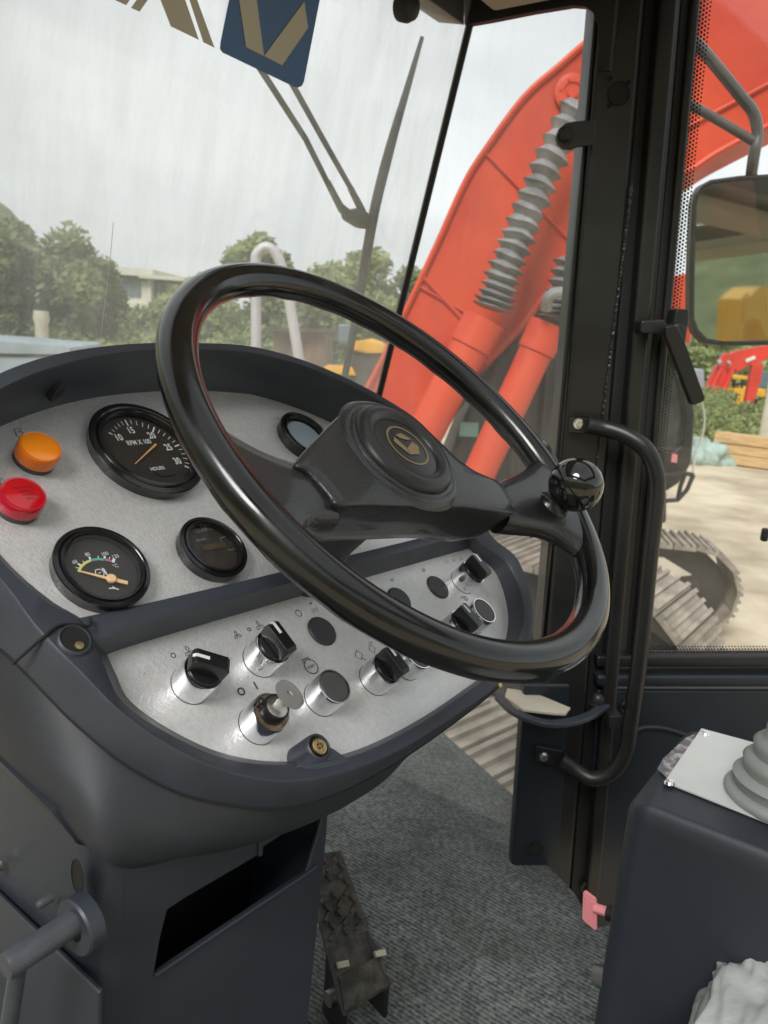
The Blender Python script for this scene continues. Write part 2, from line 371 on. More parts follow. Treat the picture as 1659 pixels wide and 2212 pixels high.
M['glass_gauge'] = glass('gauge_glass', 0, refl=.8)
M['glass_key'] = glass('clear', 0)

def ground_mat():
    m = mat('dusty_concrete', (.36, .29, .20), .85, col2=(.62, .53, .38), vscale=.9, detail=10, bump=.5, bscale=14, bdist=.02, ramp=(.36, .62))
    return m
M['ground'] = ground_mat()
M['soil'] = mat('weedy_soil', (.11, .11, .05), .95, col2=(.22, .19, .11), vscale=.3, bump=.5, bscale=3, bdist=.1)

# ================================================================== SETTING
GZ = -2.2
mk('ground', [(-900, -900, GZ), (900, -900, GZ), (900, 1500, GZ), (-900, 1500, GZ)], [(0, 1, 2, 3)], M['soil'], kind='structure', smooth=0)
mk('concrete_yard', [(-9, -14, GZ + .004), (34, -14, GZ + .004), (34, 24, GZ + .004), (-9, 21, GZ + .004)], [(0, 1, 2, 3)], M['ground'], kind='structure', smooth=0)

# ================================================================== CAB
FZ = -.95
base = onz(1180, 1870, FZ)
QN = dirv(84).cross(Z); QN = QN if QN.y < 0 else -QN          # inward normal of the side wall with the window
def q(x, y, off=0.0): return onp(x, y, QN, base + QN * off)    # off > 0: towards the inside of the cab
cab = thing('operator_cab', (0.3, 1.2, FZ), 'black framed excavator operator cab seen from inside, with glazed front and side window', 'cab')
def strip(name, top, bot, off, th, m, bev=.004, parent=cab, **k):
    """vertical member: photo pixel pairs at its top and bottom, lying off metres inside the wall plane"""
    p = [q(top[0], top[2], off), q(top[1], top[2], off), q(bot[1], bot[2], off), q(bot[0], bot[2], off)]
    return MB().slab(p, -QN * th).go(name, m, parent, bevel=bev, seg=3, **k)
strip('pillar', (1322, 1412, -250), (1130, 1225, 2010), .0, .05, M['black'], .006)
strip('pillar_edge', (1309, 1318, -250), (1122, 1129, 1900), -.012, .045, M['black'], .004)
strip('door_seal', (1413, 1447, -250), (1226, 1262, 2010), -.018, .03, M['black_dk'])
strip('door_post', (1448, 1490, -250), (1263, 1290, 2010), .006, .04, M['black'], .006)
strip('door_seal', (1492, 1516, -250), (1352, 1366, 1425), -.012, .03, M['black_dk'], .003)
strip('window_frame', (1517, 1538, -250), (1367, 1381, 1424), -.004, .03, M['black'], .004)
# weld bead down the pillar
mb = MB(); pts = []
for i in range(190):
    y = 395 + i * 3.3; x = 1362 - (y - 425) * .126
    pts.append(q(x + random.uniform(-1, 1), y, .0015))
mb.tube(pts, [.0020 + random.uniform(-.0012, .0009) for _ in pts], 6)
mb.go('weld_bead', M['black'], cab)
for (x, y, r) in ((1336, 203, .0165), (1357, 178, .003), (1318, 170, .003), (1316, 228, .003)):
    MB().lathe([(0, .0), (r, .0), (r, .0015)], fr(q(x, y, .0008), dirv(84), QN), 24).go('bolt_hole', M['chassis'], cab)
# window sill rails and the lower wall
MB().slab([q(1290, 1418, 0), q(1900, 1416, 0), q(1900, 1442, 0), q(1290, 1443, 0)], -QN * .03).go('sill_rail', M['black'], cab, bevel=.005)
MB().slab([q(1290, 1446, -.012), q(1900, 1444, -.012), q(1900, 1456, -.012), q(1290, 1457, -.012)], -QN * .02).go('sill_seal', M['black_dk'], cab, bevel=.002)
MB().slab([q(1291, 1460, .004), q(1900, 1460, .004), q(1900, 1486, .004), q(1291, 1486, .004)], -QN * .03).go('sill_rail', M['wall'], cab, bevel=.006)
MB().slab([q(1290, 1490, -.01), q(1900, 1492, -.01), q(1900, 2400, -.01), q(1240, 2400, -.01)], -QN * .03).go('wall_panel', M['wall'], cab, bevel=.006)
# pressed swage on the wall panel
pts = [q(1352, 1640, -.008), q(1358, 1600, -.008), q(1375, 1577, -.008), q(1400, 1570, -.008), q(1440, 1574, -.008), q(1500, 1592, -.008), q(1560, 1600, -.008)]
MB().tube(crom(pts, 6), .005, 8).go('pressed_rib', M['wall'], cab)
# bulging lower pillar panel at floor level
MB().slab([q(1133, 1478, .004), q(1232, 1478, .004), q(1196, 2040, .004), q(1106, 1870, .004)], -QN * .03).go('kick_panel', M['wall'], cab, bevel=.006)
for (x, y, r) in ((1158, 1834, .014),):
    MB().lathe([(0, 0), (r, 0), (r, .001)], fr(q(x, y, .0055), dirv(84), QN), 24).go('drain_hole', M['chassis'], cab)
for (x, y) in ((1292, 1720), (1268, 1916), (1352, 1527)):
    MB().lathe([(.014, 0), (.013, .003), (.010, .005), (.006, .0035), (.005, .008), (0, .009)], fr(q(x, y, -.0095), dirv(84), QN), 24).go('plug', M['black'], cab)

# side window glass with its dotted border
sg = MB().slab([q(1524, -300, -.018), q(2000, -300, -.018), q(2000, 1418, -.018), q(1366, 1418, -.018)], -QN * .005).go('side_window', M['glass_side'], cab, smooth=0)
mb = MB()
def dots(p0, p1, inward, rows, pitch):
    L = (p1 - p0).length; t = (p1 - p0) / L; n = int(L / pitch)
    for r in range(rows):
        for i in range(n):
            rr = pitch * (.50 - .26 * r / rows)
            c = p0 + t * (i + .5 * (r % 2)) * pitch + inward * r * pitch * .86
            mb.add([c + rr * (math.cos(k * math.pi / 3) * t + math.sin(k * math.pi / 3) * inward) for k in range(6)], [(0, 1, 2, 3, 4, 5)])
a, b = q(1525, -100, -.0165), q(1372, 1420, -.0165)
inw = dirv(84)
dots(a, b, inw, 4, .0058)
a, b = q(1381, 1414, -.0165), q(1990, 1412, -.0165)
dots(a, b, Z, 4, .0058)
mb.go('dotted_border', M['black_dk'], sg, smooth=0, kind='stuff')

# front glass, corner glass
PT = q(1300, 50, 0)
def find_t(f, target, lo, hi):
    for _ in range(60):
        m = (lo + hi) / 2; p = f(m); xx = CX + FPX * p.dot(RR) / p.dot(F)
        if xx > target: lo = m
        else: hi = m
    return m
tt = find_t(lambda s: PT + EF * s, 1003, 0, 1.5); CT = PT + EF * tt           # top of the front right corner
DOWN = (-Z + EF * .215)
def onfront(x, y, off=0.0):
    n = ER.cross(DOWN).normalized(); n = n if n.dot(EF) < 0 else -n            # inward normal
    return onp(x, y, n, CT + n * off)
FN = ER.cross(DOWN).normalized(); FN = FN if FN.dot(EF) < 0 else -FN
CB = CT + DOWN * 1.32
fg = MB().slab([CT + DOWN * -.25 + ER * -1.35, CT + DOWN * -.25, CB, CB + ER * -1.35], -FN * .006).go('front_window', M['glass_front'], cab, smooth=0)
MB().tube([CT + DOWN * -.05, CB], .0065, 10).go('corner_seal', M['black_dk'], cab)
PB = q(1128, 1800, -.01); PTT = q(1300, -250, -.01)
G2 = CT + DOWN * -.25
CBR = PB + dirv(-35) * .75; CBR.z = FZ
pane = []
for i in range(9):
    s = i / 8
    L0 = (CT + DOWN * -.05).lerp(CB, s); L1 = q(1314, 10, -.012).lerp(PB, s)
    pane.append([L0, L1])
mb = MB(); vs = [p for r in pane for p in r]
mb.add(vs, [(2 * i, 2 * i + 1, 2 * i + 3, 2 * i + 2) for i in range(8)])
cg = mb.go('corner_window', M['glass_corner'], cab, smooth=60)
# header: roof frame above the corner window
bd = MB()
for a_, b_ in ((CT + V((0, 0, .0)), q(1246, 14, -.005)),):
    pass
top = [CT + V((0, 0, .0)), ]
hd = MB().slab([onfront(1003, 54), onfront(930, 2), onfront(700, -170), onfront(700, -230), onfront(880, -110), onfront(1003, -30)], -FN * .05).go('header_beam', M['black'], cab, bevel=.01)
RN = EF.cross(Z); RN = RN if RN.dot(ER) > 0 else -RN
def onside(x, y, off=0): return onp(x, y, RN, PT + RN * off)
o1 = [(1003, 54), (1060, 44), (1150, 26), (1235, 12), (1262, 14), (1280, 26), (1290, 50), (1292, 80), (1296, 150), (1316, 150), (1350, -200), (1000, -200)]
MB().slab([onside(x, y, -.01) for x, y in o1], RN * .012).go('side_frame', M['black'], cab, bevel=.008)
# roof with headliner; unseen opening added to let more sky light in
zr = CT.z + .045
c0 = CT + EF * .04
def rf(u, v, z): p = c0 - ER * u - EF * v; return V((p.x, p.y, z))
MB().hole([rf(-.06, 0, zr + .02), rf(1.4, 0, zr + .02), rf(1.4, 1.75, zr + .02), rf(-.06, 1.75, zr + .02)], [rf(.2, .34, zr + .02), rf(1.2, .34, zr + .02), rf(1.2, 1.5, zr + .02), rf(.2, 1.5, zr + .02)], V((0, 0, .06))).go('roof_panel', M['black'], cab, bevel=.01)
MB().hole([rf(.04, .11, zr - .02), rf(1.3, .11, zr - .02), rf(1.3, 1.7, zr - .02), rf(.04, 1.7, zr - .02)], [rf(.2, .34, zr - .02), rf(1.2, .34, zr - .02), rf(1.2, 1.5, zr - .02), rf(.2, 1.5, zr - .02)], V((0, 0, .035))).go('headliner', M['headliner'], cab, bevel=.006)
MB().slab([rf(.15, .3, zr + .085), rf(1.25, .3, zr + .085), rf(1.25, 1.55, zr + .085), rf(.15, 1.55, zr + .085)], V((0, 0, .006))).go('added_hatch_glass', M['glass_side'], cab, smooth=0)  # added glazing over the opening that brightens the cab
# rubber stop on the front glass
MB().lathe([(.019, 0), (.02, .012), (.016, .022), (.006, .026), (0, .027)], fr(onfront(866, 14, .001), ER, FN), 24).go('rubber_stop', M['black_dk'], cab)
# window clamp on the pillar edge
cl = MB().slab([q(x, y, .012) for x, y in ((1288, 258), (1240, 262), (1222, 266), (1208, 278), (1202, 294), (1206, 310), (1218, 320), (1236, 322), (1250, 316), (1270, 314), (1283, 313))], -QN * .01).go('window_clamp', M['black'], cab, bevel=.003)
MB().lathe([(.011, 0), (.011, .004), (.008, .008), (.0, .009)], fr(q(1223, 291, .0125), dirv(84), QN), 20).go('bolt', M['black_dk'], cl)

# cab floor
flo = [onz(1285, 2010, FZ), onz(1241, 1935, FZ), onz(1191, 1882, FZ), onz(1127, 1818, FZ), onz(1128, 1745, FZ), onz(1105, 1718, FZ), onz(964, 1592, FZ), onz(880, 1512, FZ), CB + ER * .0 - V((0, 0, CB.z - FZ)), CB - ER * 1.2 - V((0, 0, CB.z - FZ)), V((-1.2, .3, FZ)), V((-.6, -.5, FZ)), V((1.2, -.4, FZ)), V((1.2, 1.2, FZ)), q(1500, 2000, 0) * 1]
flo[-1] = V((.9, base.y + .03, FZ))
mb = MB().slab([V((p.x, p.y, FZ - .004)) for p in flo], V((0, 0, -.05)))
mb.go('floor_plate', M['black'], cab)
mt = MB().slab([V((p.x, p.y, FZ + .004)) for p in flo], V((0, 0, -.006))).go('floor_mat', M['carpet'], None)
tag(mt, 'dark grey ribbed carpet mat covering the cab floor', 'floor mat')
# side wall behind the dash under the corner window (low sill)
def lo(p, dz): return V((p.x, p.y, FZ + dz))

# grab handle
gh = MB().tube(crom([q(1268, 918, .02), q(1305, 925, .024), q(1350, 940, .04), q(1392, 968, .055), q(1414, 1012, .06), q(1418, 1070, .06), q(1404, 1200, .06), q(1384, 1400, .06), q(1362, 1560, .06), q(1350, 1625, .058), q(1322, 1668, .05), q(1280, 1682, .04), q(1240, 1660, .024), q(1210, 1640, .018)], 7), .0135, 16).go('grab_handle', M['black'], cab)
for pts, bx in (([(1234, 902), (1300, 906), (1304, 938), (1232, 936)], (1249, 915)), ([(1160, 1612), (1216, 1622), (1214, 1655), (1158, 1648)], (1175, 1635))):
    MB().slab([q(x, y, .016) for x, y in pts], -QN * .012).go('handle_flange', M['black'], gh, bevel=.003)
    Fm = fr(q(*bx, .0165), dirv(84), QN)
    m2 = MB().lathe([(.0085, 0), (.0085, .001)], Fm, 24, (True, True)); m2.lathe([(.0068, .001), (.0068, .005), (.0055, .0062)], Fm, 6, (False, True))
    m2.go('bolt', M['chrome'], gh, bevel=0)

# window latch
lt = MB().slab([q(x, y, .03) for x, y in ((1386, 692), (1432, 690), (1442, 697), (1444, 712), (1436, 720), (1384, 720))], -QN * .03).go('window_latch', M['black'], cab, bevel=.004)
MB().slab([q(x, y, .022) for x, y in ((1461, 666), (1491, 668), (1490, 690), (1482, 742), (1450, 736), (1456, 690))], -QN * .03).go('latch_block', M['black'], lt, bevel=.004)
MB().slab([q(x, y, .055) for x, y in ((1440, 706), (1452, 702), (1466, 706), (1472, 718), (1524, 862), (1520, 868), (1500, 876), (1494, 872), (1438, 722))], -QN * .014).go('latch_lever', M['hubcap'], lt, bevel=.004)
MB().lathe([(.012, -.03), (.012, .002), (.008, .004), (0, .004)], fr(q(1466, 716, .042), dirv(84), QN), 20).go('latch_pin', M['black'], lt)

# bracket ring with strap at the pillar
zb = q(1290, 1530, .05).z
arc = [onz(x, y, zb) for x, y in ((1068, 1502), (1100, 1533), (1140, 1552), (1190, 1564), (1240, 1560), (1285, 1545), (1318, 1522))]
arc = crom(arc, 6); ring = []
cen = sum(arc, V((0, 0, 0))) / len(arc)
ibk = []
for i, p in enumerate(arc):
    tdir = (arc[min(i + 1, len(arc) - 1)] - arc[max(i - 1, 0)]).normalized(); inn = Z.cross(tdir)
    if inn.dot(V((0, 1, 0))) < 0: inn = -inn
    ring.append([p, p + inn * .016, p + inn * .016 - Z * .008, p - Z * .008])
hb = MB().loft(ring).go('holder_bracket', M['shroud'], cab, bevel=.0015)
MB().slab([onz(x, y, zb - .006) for x, y in ((1095, 1492), (1150, 1500), (1232, 1534), (1222, 1546), (1195, 1545), (1130, 1538), (1090, 1510))], V((0, 0, .005))).go('holder_strap', M['dust'], hb, bevel=.001)
Fm = fr(onz(1291, 1512, zb + .003), ER, Z)
MB().lathe([(.015, -.008), (.015, -.003), (.0105, -.003), (.0105, .004), (.007, .010), (.003, .0125), (0, .0128)], Fm, 20).go('dome_nut', M['black'], hb)
MB().slab([q(x, y, .01) for x, y in ((1296, 1520), (1322, 1520), (1322, 1548), (1296, 1545))], QN * .045).go('holder_arm', M['black'], hb, bevel=.002)

# ---- wiper (outside the front glass)
def fo(x, y, o=-.02): return onfront(x, y, o)
wp = thing('windscreen_wiper', fo(790, 470), 'long black windscreen wiper with twin arms outside the front glass', 'wiper')
bl = [fo(912, 80), fo(880, 190), fo(845, 310), fo(812, 440), fo(790, 560), fo(768, 690), fo(744, 818)]
MB().tube(crom(bl, 5), [.004 + .0065 * min(1, i / 12) - .003 * max(0, (i - 20) / 10) for i in range(31)], 8, sx=.8).go('wiper_blade', M['black'], wp)
for pts in ([(560, 145), (660, 300), (706, 392), (712, 400)], [(625, 170), (700, 305), (755, 402), (762, 412)]):
    MB().tube([fo(x, y, -.03) for x, y in pts], .0042, 8).go('wiper_arm', M['black'], wp)
MB().slab([fo(x, y, -.026) for x, y in ((707, 390), (714, 388), (742, 440), (762, 456), (752, 470), (742, 462))], -FN * .01).go('arm_sleeve', M['black'], wp, bevel=.002)
MB().slab([fo(x, y, -.026) for x, y in ((759, 410), (766, 408), (784, 440), (792, 456), (784, 462))], -FN * .01).go('arm_sleeve', M['black'], wp, bevel=.002)
MB().slab([fo(x, y, -.024) for x, y in ((748, 462), (760, 456), (780, 452), (796, 458), (802, 470), (816, 480), (806, 488), (796, 496), (778, 494), (752, 478))], -FN * .014).go('arm_joint', M['black'], wp, bevel=.003)

# ---- decal on the front glass
dec = thing('logo_decal', onfront(585, 100, .001), 'blue square logo decal with a pale V emblem and letter strokes on the front glass', 'decal')
bq = [(497, -30), (500, -22), (492, 12), (476, 92), (475, 106), (481, 114), (490, 118), (632, 186), (643, 189), (651, 186), (656, 176), (694, -20), (698, -60), (520, -120)]
MB().slab([onfront(x, y, .0012) for x, y in bq], FN * .0006).go('blue_field', M['sticker_blue'], dec, smooth=0)
for pg in ([(512, -30), (550, -30), (570, 121), (531, 102)], [(657, 3), (665, 60), (609, 141), (570, 121)]):
    MB().slab([onfront(x, y, .0022) for x, y in pg], FN * .0005).go('emblem_bar', M['sticker_tan'], dec, smooth=0)
for pg in ([(331, -40), (386, -40), (429, 86), (369, 57)], [(396, -40), (411, -40), (463, 103), (439, 91)], [(316, -30), (345, -38), (301, 25), (283, 17)], [(200, -22), (300, -30), (272, 11)]):
    MB().slab([onfront(x, y, .0014) for x, y in pg], FN * .0005).go('letter_stroke', M['sticker_tan'], dec, smooth=0)
# fine scratch on the glass
MB().tube([onfront(245, 480, .001), onfront(238, 560, .001), onfront(216, 738, .001)], .00035, 5).go('scratch', M['white'], fg)

# ---- outside mirror on tube bracket
mr = thing('side_mirror', q(1600, 560, -.35), 'large black framed side mirror on grey tube arms outside the side window', 'mirror')
MD = -.35
MN = V((-.05, -1, .03)).normalized()
mc = q(1600, 560, MD)
def qm(x, y, o=0): return onp(x, y, MN, mc + MN * o)
mo = [(1496, 440), (1500, 420), (1512, 400), (1535, 388), (1600, 379), (1700, 374), (1800, 372), (1830, 400), (1830, 700), (1800, 738), (1700, 745), (1560, 747), (1520, 740), (1500, 718), (1490, 690), (1490, 600)]
mi = [(1505, 445), (1509, 425), (1520, 409), (1540, 398), (1600, 390), (1700, 386), (1790, 384), (1818, 410), (1818, 690), (1790, 726), (1700, 734), (1564, 737), (1528, 731), (1509, 712), (1500, 688), (1500, 600)]
MB().hole([qm(*p) for p in mo], [qm(*p) for p in mi], -MN * .012).go('mirror_frame', M['black'], mr, bevel=.003)
MB().slab([qm(*p, -.004) for p in mi], -MN * .003).go('mirror_glass', M['mirror'], mr, smooth=0)
MB().slab([qm(*p, -.0085) for p in mo], -MN * .03).go('mirror_back', M['black'], mr, bevel=.01)
MB().tube(crom([q(1500, 90, MD), q(1535, 128, MD), q(1600, 208, MD), q(1628, 245, MD), q(1636, 290, MD), q(1628, 340, MD), q(1620, 400, MD - .03)], 5), .011, 12).go('mirror_arm', M['tube'], mr)
MB().tube([q(1490, 225, MD), q(1560, 265, MD), q(1632, 308, MD)], .009, 12).go('mirror_arm', M['tube'], mr)
mb = MB(); mb.box(q(1652, 1155, -.02), V((.006, 0, 0)), V((0, .006, 0)), Z * .012); mb.go('window_knob', M['black_dk'], cab, bevel=.004)

# ================================================================== DASHBOARD
DN = nrm(124.5, 40.5)
DU, DL = -.430, -.446                     # upper and lower plate planes
def dd(x, y, d): return on(x, y, DN, d)
rows = [  # A (plate edge), B (inner rim top), C (outer rim top), D (belt bottom)
 ((-75, 1095, .43), (-80, 1100, .42), (-120, 1150, .418), (-150, 1300, .45)),
 ((5, 1203, .43), (0, 1208, .42), (-2, 1247, .418), (-10, 1395, .45)),
 ((98, 1288, .43), (95, 1296, .42), (68, 1341, .418), (60, 1460, .45)),
 ((195, 1345, .446), (175, 1342, .42), (115, 1395, .418), (110, 1512, .45)),
 ((245, 1445, .446), (220, 1425, .42), (165, 1443, .418), (165, 1566, .45)),
 ((284, 1517, .446), (268, 1520, .424), (260, 1536, .418), (263, 1645, .45)),
 ((390, 1588, .446), (385, 1596, .425), (372, 1614, .418), (385, 1711, .45)),
 ((500, 1632, .446), (497, 1641, .426), (495, 1666, .418), (500, 1739, .45)),
 ((620, 1645, .446), (618, 1652, .426), (620, 1687, .418), (610, 1746, .45)),
 ((745, 1628, .446), (748, 1637, .426), (742, 1667, .418), (722, 1717, .45)),
 ((868, 1575, .446), (872, 1584, .426), (862, 1621, .418), (838, 1658, .45)),
 ((978, 1506, .446), (985, 1512, .426), (985, 1546, .418), (958, 1578, .45)),
 ((1068, 1432, .446), (1080, 1436, .425), (1092, 1460, .418), (1075, 1486, .45)),
 ((1098, 1340, .446), (1133, 1335, .422), (1152, 1337, .418), (1148, 1400, .45)),
 ((1072, 1240, .446), (1102, 1222, .420), (1122, 1213, .414), (1124, 1280, .45)),
 ((1015, 1187, .446), (1028, 1160, .418), (1062, 1156, .41), (1070, 1215, .45)),
 ((965, 1110, .43), (995, 1064, .39), (1008, 1060, .388), None),
 ((870, 990, .43), (918, 938, .376), (930, 934, .373), None),
 ((760, 906, .43), (826, 868, .373), (838, 864, .37), None),
 ((620, 864, .43), (698, 806, .373), (704, 796, .37), None),
 ((460, 845, .43), (552, 764, .373), (556, 750, .37), None),
 ((300, 848, .43), (395, 756, .373), (398, 740, .37), None),
 ((150, 870, .43), (232, 767, .373), (236, 746, .37), None),
 ((0, 922, .43), (75, 809, .373), (78, 776, .37), None),
 ((-90, 985, .43), (-50, 880, .385), (-60, 845, .38), None),
 ((-110, 1040, .43), (-110, 1000, .40), (-145, 990, .398), None)]
A = [dd(r[0][0], r[0][1], -r[0][2]) for r in rows]
B = [dd(r[1][0], r[1][1], -r[1][2]) for r in rows]
C = [dd(r[2][0], r[2][1], -r[2][2]) for r in rows]
D = [dd(r[3][0], r[3][1], -r[3][2]) if r[3] else C[i] - DN * .09 for i, r in enumerate(rows)]
mid = sum(C, V((0, 0, 0))) / len(C)
pbase = on(593, 1690, DN, -.418) + EF * .06
PFN = -EF                                  # driver-facing normal of the pedestal
def pf(x, y, off=0): return onp(x, y, PFN, pbase + PFN * off)
PCOR = pf(278, 1900)                       # pedestal's near corner
PLN = -ER
def plf(x, y, off=0): return onp(x, y, PLN, PCOR + ER * -.020 + PLN * off)
E = [None] * len(rows)
for i, px in {0: (-140, 1540), 1: (-20, 1640), 2: (60, 1718), 3: (125, 1782), 4: (180, 1828), 5: (228, 1862)}.items(): E[i] = plf(*px)
for i, px in {6: (292, 1876), 7: (400, 1850), 8: (520, 1810), 9: (640, 1763), 10: (716, 1722)}.items(): E[i] = pf(*px)
PRC = pf(716, 1722)
for k, i in enumerate(range(11, 16)): E[i] = PRC + EF * (.03 + .035 * k) + Z * .004 * k
last = E[15]; first = E[0]
for k, i in enumerate(range(16, 26)):
    s = (k + 1) / 11; E[i] = last.lerp(first, s) + EF * .05 * math.sin(math.pi * s)
def sm(L, k=5): return crom(L, k, True)
dash = thing('dashboard', V((PCOR.x, PCOR.y, FZ)), 'dark blue-grey steering dashboard with silver plate of gauges, lamps and switches', 'dashboard')
a_, b_, c_, d_ = sm(A), sm(B), sm(C), sm(D)
mb = MB()
bi = [p + (mid - p).normalized() * .0006 for p in b_]
cu = [p - DN * .0016 + (p - mid).normalized() * .0008 for p in c_]
bo = [b_[i].lerp(c_[i], .06) + DN * .0005 for i in range(len(b_))]
co_ = [b_[i].lerp(c_[i], .96) for i in range(len(b_))]
alow = [p - DN * .012 for p in a_]
mb.loft([alow, a_, [x - DN * .0012 for x in bi], bo, co_, cu, d_], (False, False))
rim = mb.go('frame', M['shroud'], dash, smooth=42)
# back of the hood
e_ = sm(E)
d2_ = [p - DN * .002 + (mid - DN * .05 - p).normalized() * .003 for p in d_]
m1 = [d2_[i].lerp(e_[i], .3) + (d2_[i] - mid + DN * .1).normalized() * .012 for i in range(len(e_))]
m2_ = [d2_[i].lerp(e_[i], .7) + (d2_[i] - mid + DN * .1).normalized() * .012 for i in range(len(e_))]
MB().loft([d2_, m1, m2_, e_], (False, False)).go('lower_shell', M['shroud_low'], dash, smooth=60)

# plates
upper_px = [(-140, 1040), (-110, 1180), (0, 1215), (95, 1300), (165, 1335), (300, 1325), (620, 1245), (1040, 1150), (980, 1080), (880, 990), (775, 900), (620, 850), (450, 835), (300, 838), (150, 860), (0, 910), (-110, 975)]
MB().slab([dd(x, y, DU) for x, y in upper_px], -DN * .002).go('upper_plate', M['plate'], dash, smooth=0)
lower_px = [(205, 1390), (225, 1470), (284, 1540), (390, 1605), (500, 1650), (620, 1660), (745, 1645), (880, 1590), (990, 1520), (1085, 1440), (1115, 1345), (1090, 1235), (1030, 1165), (980, 1170), (560, 1290), (260, 1375)]
MB().slab([dd(x, y, DL) for x, y in lower_px], -DN * .002).go('lower_plate', M['plate'], dash, smooth=0)
# divider between plates: ridge with a wall down to the lower plate
def div(x0, y0, x1, y1, d): return [dd(x0, y0, d), dd(x1, y1, d)]
dt0 = [dd(160, 1336, -.4245), dd(300, 1306, -.424), dd(621, 1231, -.424), dd(1046, 1128, -.424)]
dt1 = [dd(205, 1386, -.4245), dd(300, 1349, -.424), dd(645, 1254, -.424), dd(1060, 1140, -.424)]
db1 = [dd(215, 1424, DL - .002), dd(310, 1391, DL - .002), dd(660, 1288, DL - .002), dd(1040, 1180, DL - .002)]
db0 = [p - DN * .01 for p in dt0]
L = [crom(x, 8) for x in (db0, dt0, dt1, db1)]
rings = [[L[0][i], L[1][i] + DN * -.0008, L[1][i].lerp(L[2][i], .15), L[2][i], L[2][i].lerp(L[3][i], .06) - DN * .001, L[3][i]] for i in range(len(L[0]))]
MB().loft(rings).go('divider', M['shroud'], dash, smooth=35)
# shell seam at the left
sp = [dd(x, y, d) for x, y, d in ((28, 1434, -.441), (60, 1406, -.43), (96, 1374, -.4175), (120, 1356, -.418), (134, 1350, -.418), (160, 1349, -.4185), (190, 1353, -.419), (196, 1347, -.42), (195, 1336, -.422))]
MB().tube(crom(sp, 5), .0011, 6).go('shell_seam', M['chassis'], dash)
# belt seam groove
MB().tube([p for p in d_][5:75], .0009, 6).go('belt_seam', M['chassis'], dash)
# screw recess and boss
Fm = fr(dd(162, 1381, -.4165), ER, DN)
MB().lathe([(.0112, -.002), (.0106, .0004), (.0096, .0008), (.0092, .0), (.0090, -.0004)], Fm, 32).go('screw_recess', M['shroud'], dash, smooth=60)
MB().lathe([(.0092, -.0002), (0, -.0004)], Fm, 32).go('recess_floor', M['chassis'], dash)
MB().lathe([(.0030, .0), (.0028, .0004), (.001, .0002), (0, .0002)], Fm @ Matrix.Translation((.0005, -.0048, 0)), 20).go('screw', M['brass'], dash)
bx, by = 690, 1612
Fm = fr(dd(bx, by, -.4215), ER, DN)
MB().lathe([(.0125, -.026), (.0108, -.004), (.0100, -.0005), (.0088, .0003), (.0080, -.0008), (.0076, -.004), (0, -.004)], Fm, 40).go('screw_boss', M['shroud'], dash, smooth=50)
MB().slab([dd(x, y, -.4225) for x, y in ((640, 1656), (668, 1622), (690, 1640), (716, 1612), (745, 1632), (765, 1650), (700, 1672))], -DN * .015).go('boss_web', M['shroud'], dash, bevel=.002)
m_ = MB(); m_.lathe([(.0066, -.004), (.0066, -.001), (.006, .0005), (.0045, .001), (.0028, .0008), (.0018, -.001), (0, -.0015)], Fm, 28)
m_.go('screw', M['brass'], dash)
mb = MB(); mb.box(Fm @ V((0, 0, .0004)), ER * .0042, DN.cross(ER) * .0007, DN * .0009); mb.box(Fm @ V((0, 0, .0005)), ER * .0007, DN.cross(ER) * .0042, DN * .0009); mb.go('screw_cross', M['rust'], dash)
# recesses in the hood wall
for i, j, t in ((22, 23, .5), (17, 18, .5)):
    am, bm_ = (A[i] + A[j]) / 2, (B[i] + B[j]) / 2; p = am.lerp(bm_, t)
    ta = (A[j] - A[i]).normalized(); wa = (bm_ - am).normalized(); nn = ta.cross(wa).normalized()
    if nn.dot(mid - p) < 0: nn = -nn
    MB().lathe([(.0050, -.003), (.0050, .0042), (.0044, .0048), (.0040, .0040), (0, .003)], fr(p, wa, nn) @ Matrix.Diagonal((2.0, 1, 1, 1)), 28).go('hood_dimple', M['shroud_low'], dash)
# ---- gauges
DY = DN.cross(ER)
def gfr(x, y, d): return fr(dd(x, y, d), ER, DN)
def gauge(name, x, y, rad_, label):
    Fm = gfr(x, y, -.420); R_ = rad_
    g = MB().lathe([(R_ * .97, -.011), (R_ * .99, -.0025), (R_, -.001), (R_ * .985, .0), (R_ * .90, .0006), (R_ * .87, -.0004), (R_ * .85, .0012), (R_ * .80, .0014), (R_ * .785, -.0002), (R_ * .765, -.0055)], Fm, 72).go(name, M['gauge'], dash, smooth=40, label=label)
    MB().lathe([(0, -.0055), (R_ * .77, -.0055)], Fm, 48).go('dial', M['dial'], g, smooth=0)
    MB().lathe([(0, .0), (R_ * .79, -.0002)], Fm, 48).go('gauge_glass', M['glass_gauge'], g, smooth=0)
    return g, Fm @ Matrix.Translation((0, 0, -.0053))
g, K = gauge('tachometer', 322, 965, .050, 'large round rev counter reading RPM x 100')
def kk(px, py, Kf):                      # photo pixel -> local xy on the dial plane
    p = onp(px, py, DN, Kf @ V((0, 0, 0))); l = Kf.inverted() @ p; return l.x, l.y
def P21(x, y): return x * .25, 658 + y * .25
tcx, tcy = kk(*P21(1300, 1260), K)
mb = MB()
so_ = [V((*kk(*P21(x, y), K), 0)) for x, y in ((938, 1108), (1078, 998), (1333, 1060), (1547, 1212), (1658, 1421))]
si_ = [V((*kk(*P21(x, y), K), 0)) for x, y in ((972, 1124), (1108, 1050), (1318, 1104), (1508, 1228), (1594, 1396))]
so_, si_ = crom(so_, 5), crom(si_, 5)
for i in range(len(so_)):
    big = i % 5 == 0; o_, n_ = so_[i], si_[i] if big else so_[i].lerp(si_[i], .72)
    stroke(mb, [(n_.x, n_.y), (o_.x, o_.y)], .0014 if big else .0007, K)
mb.go('scale_marks', M['white'], g, smooth=0)
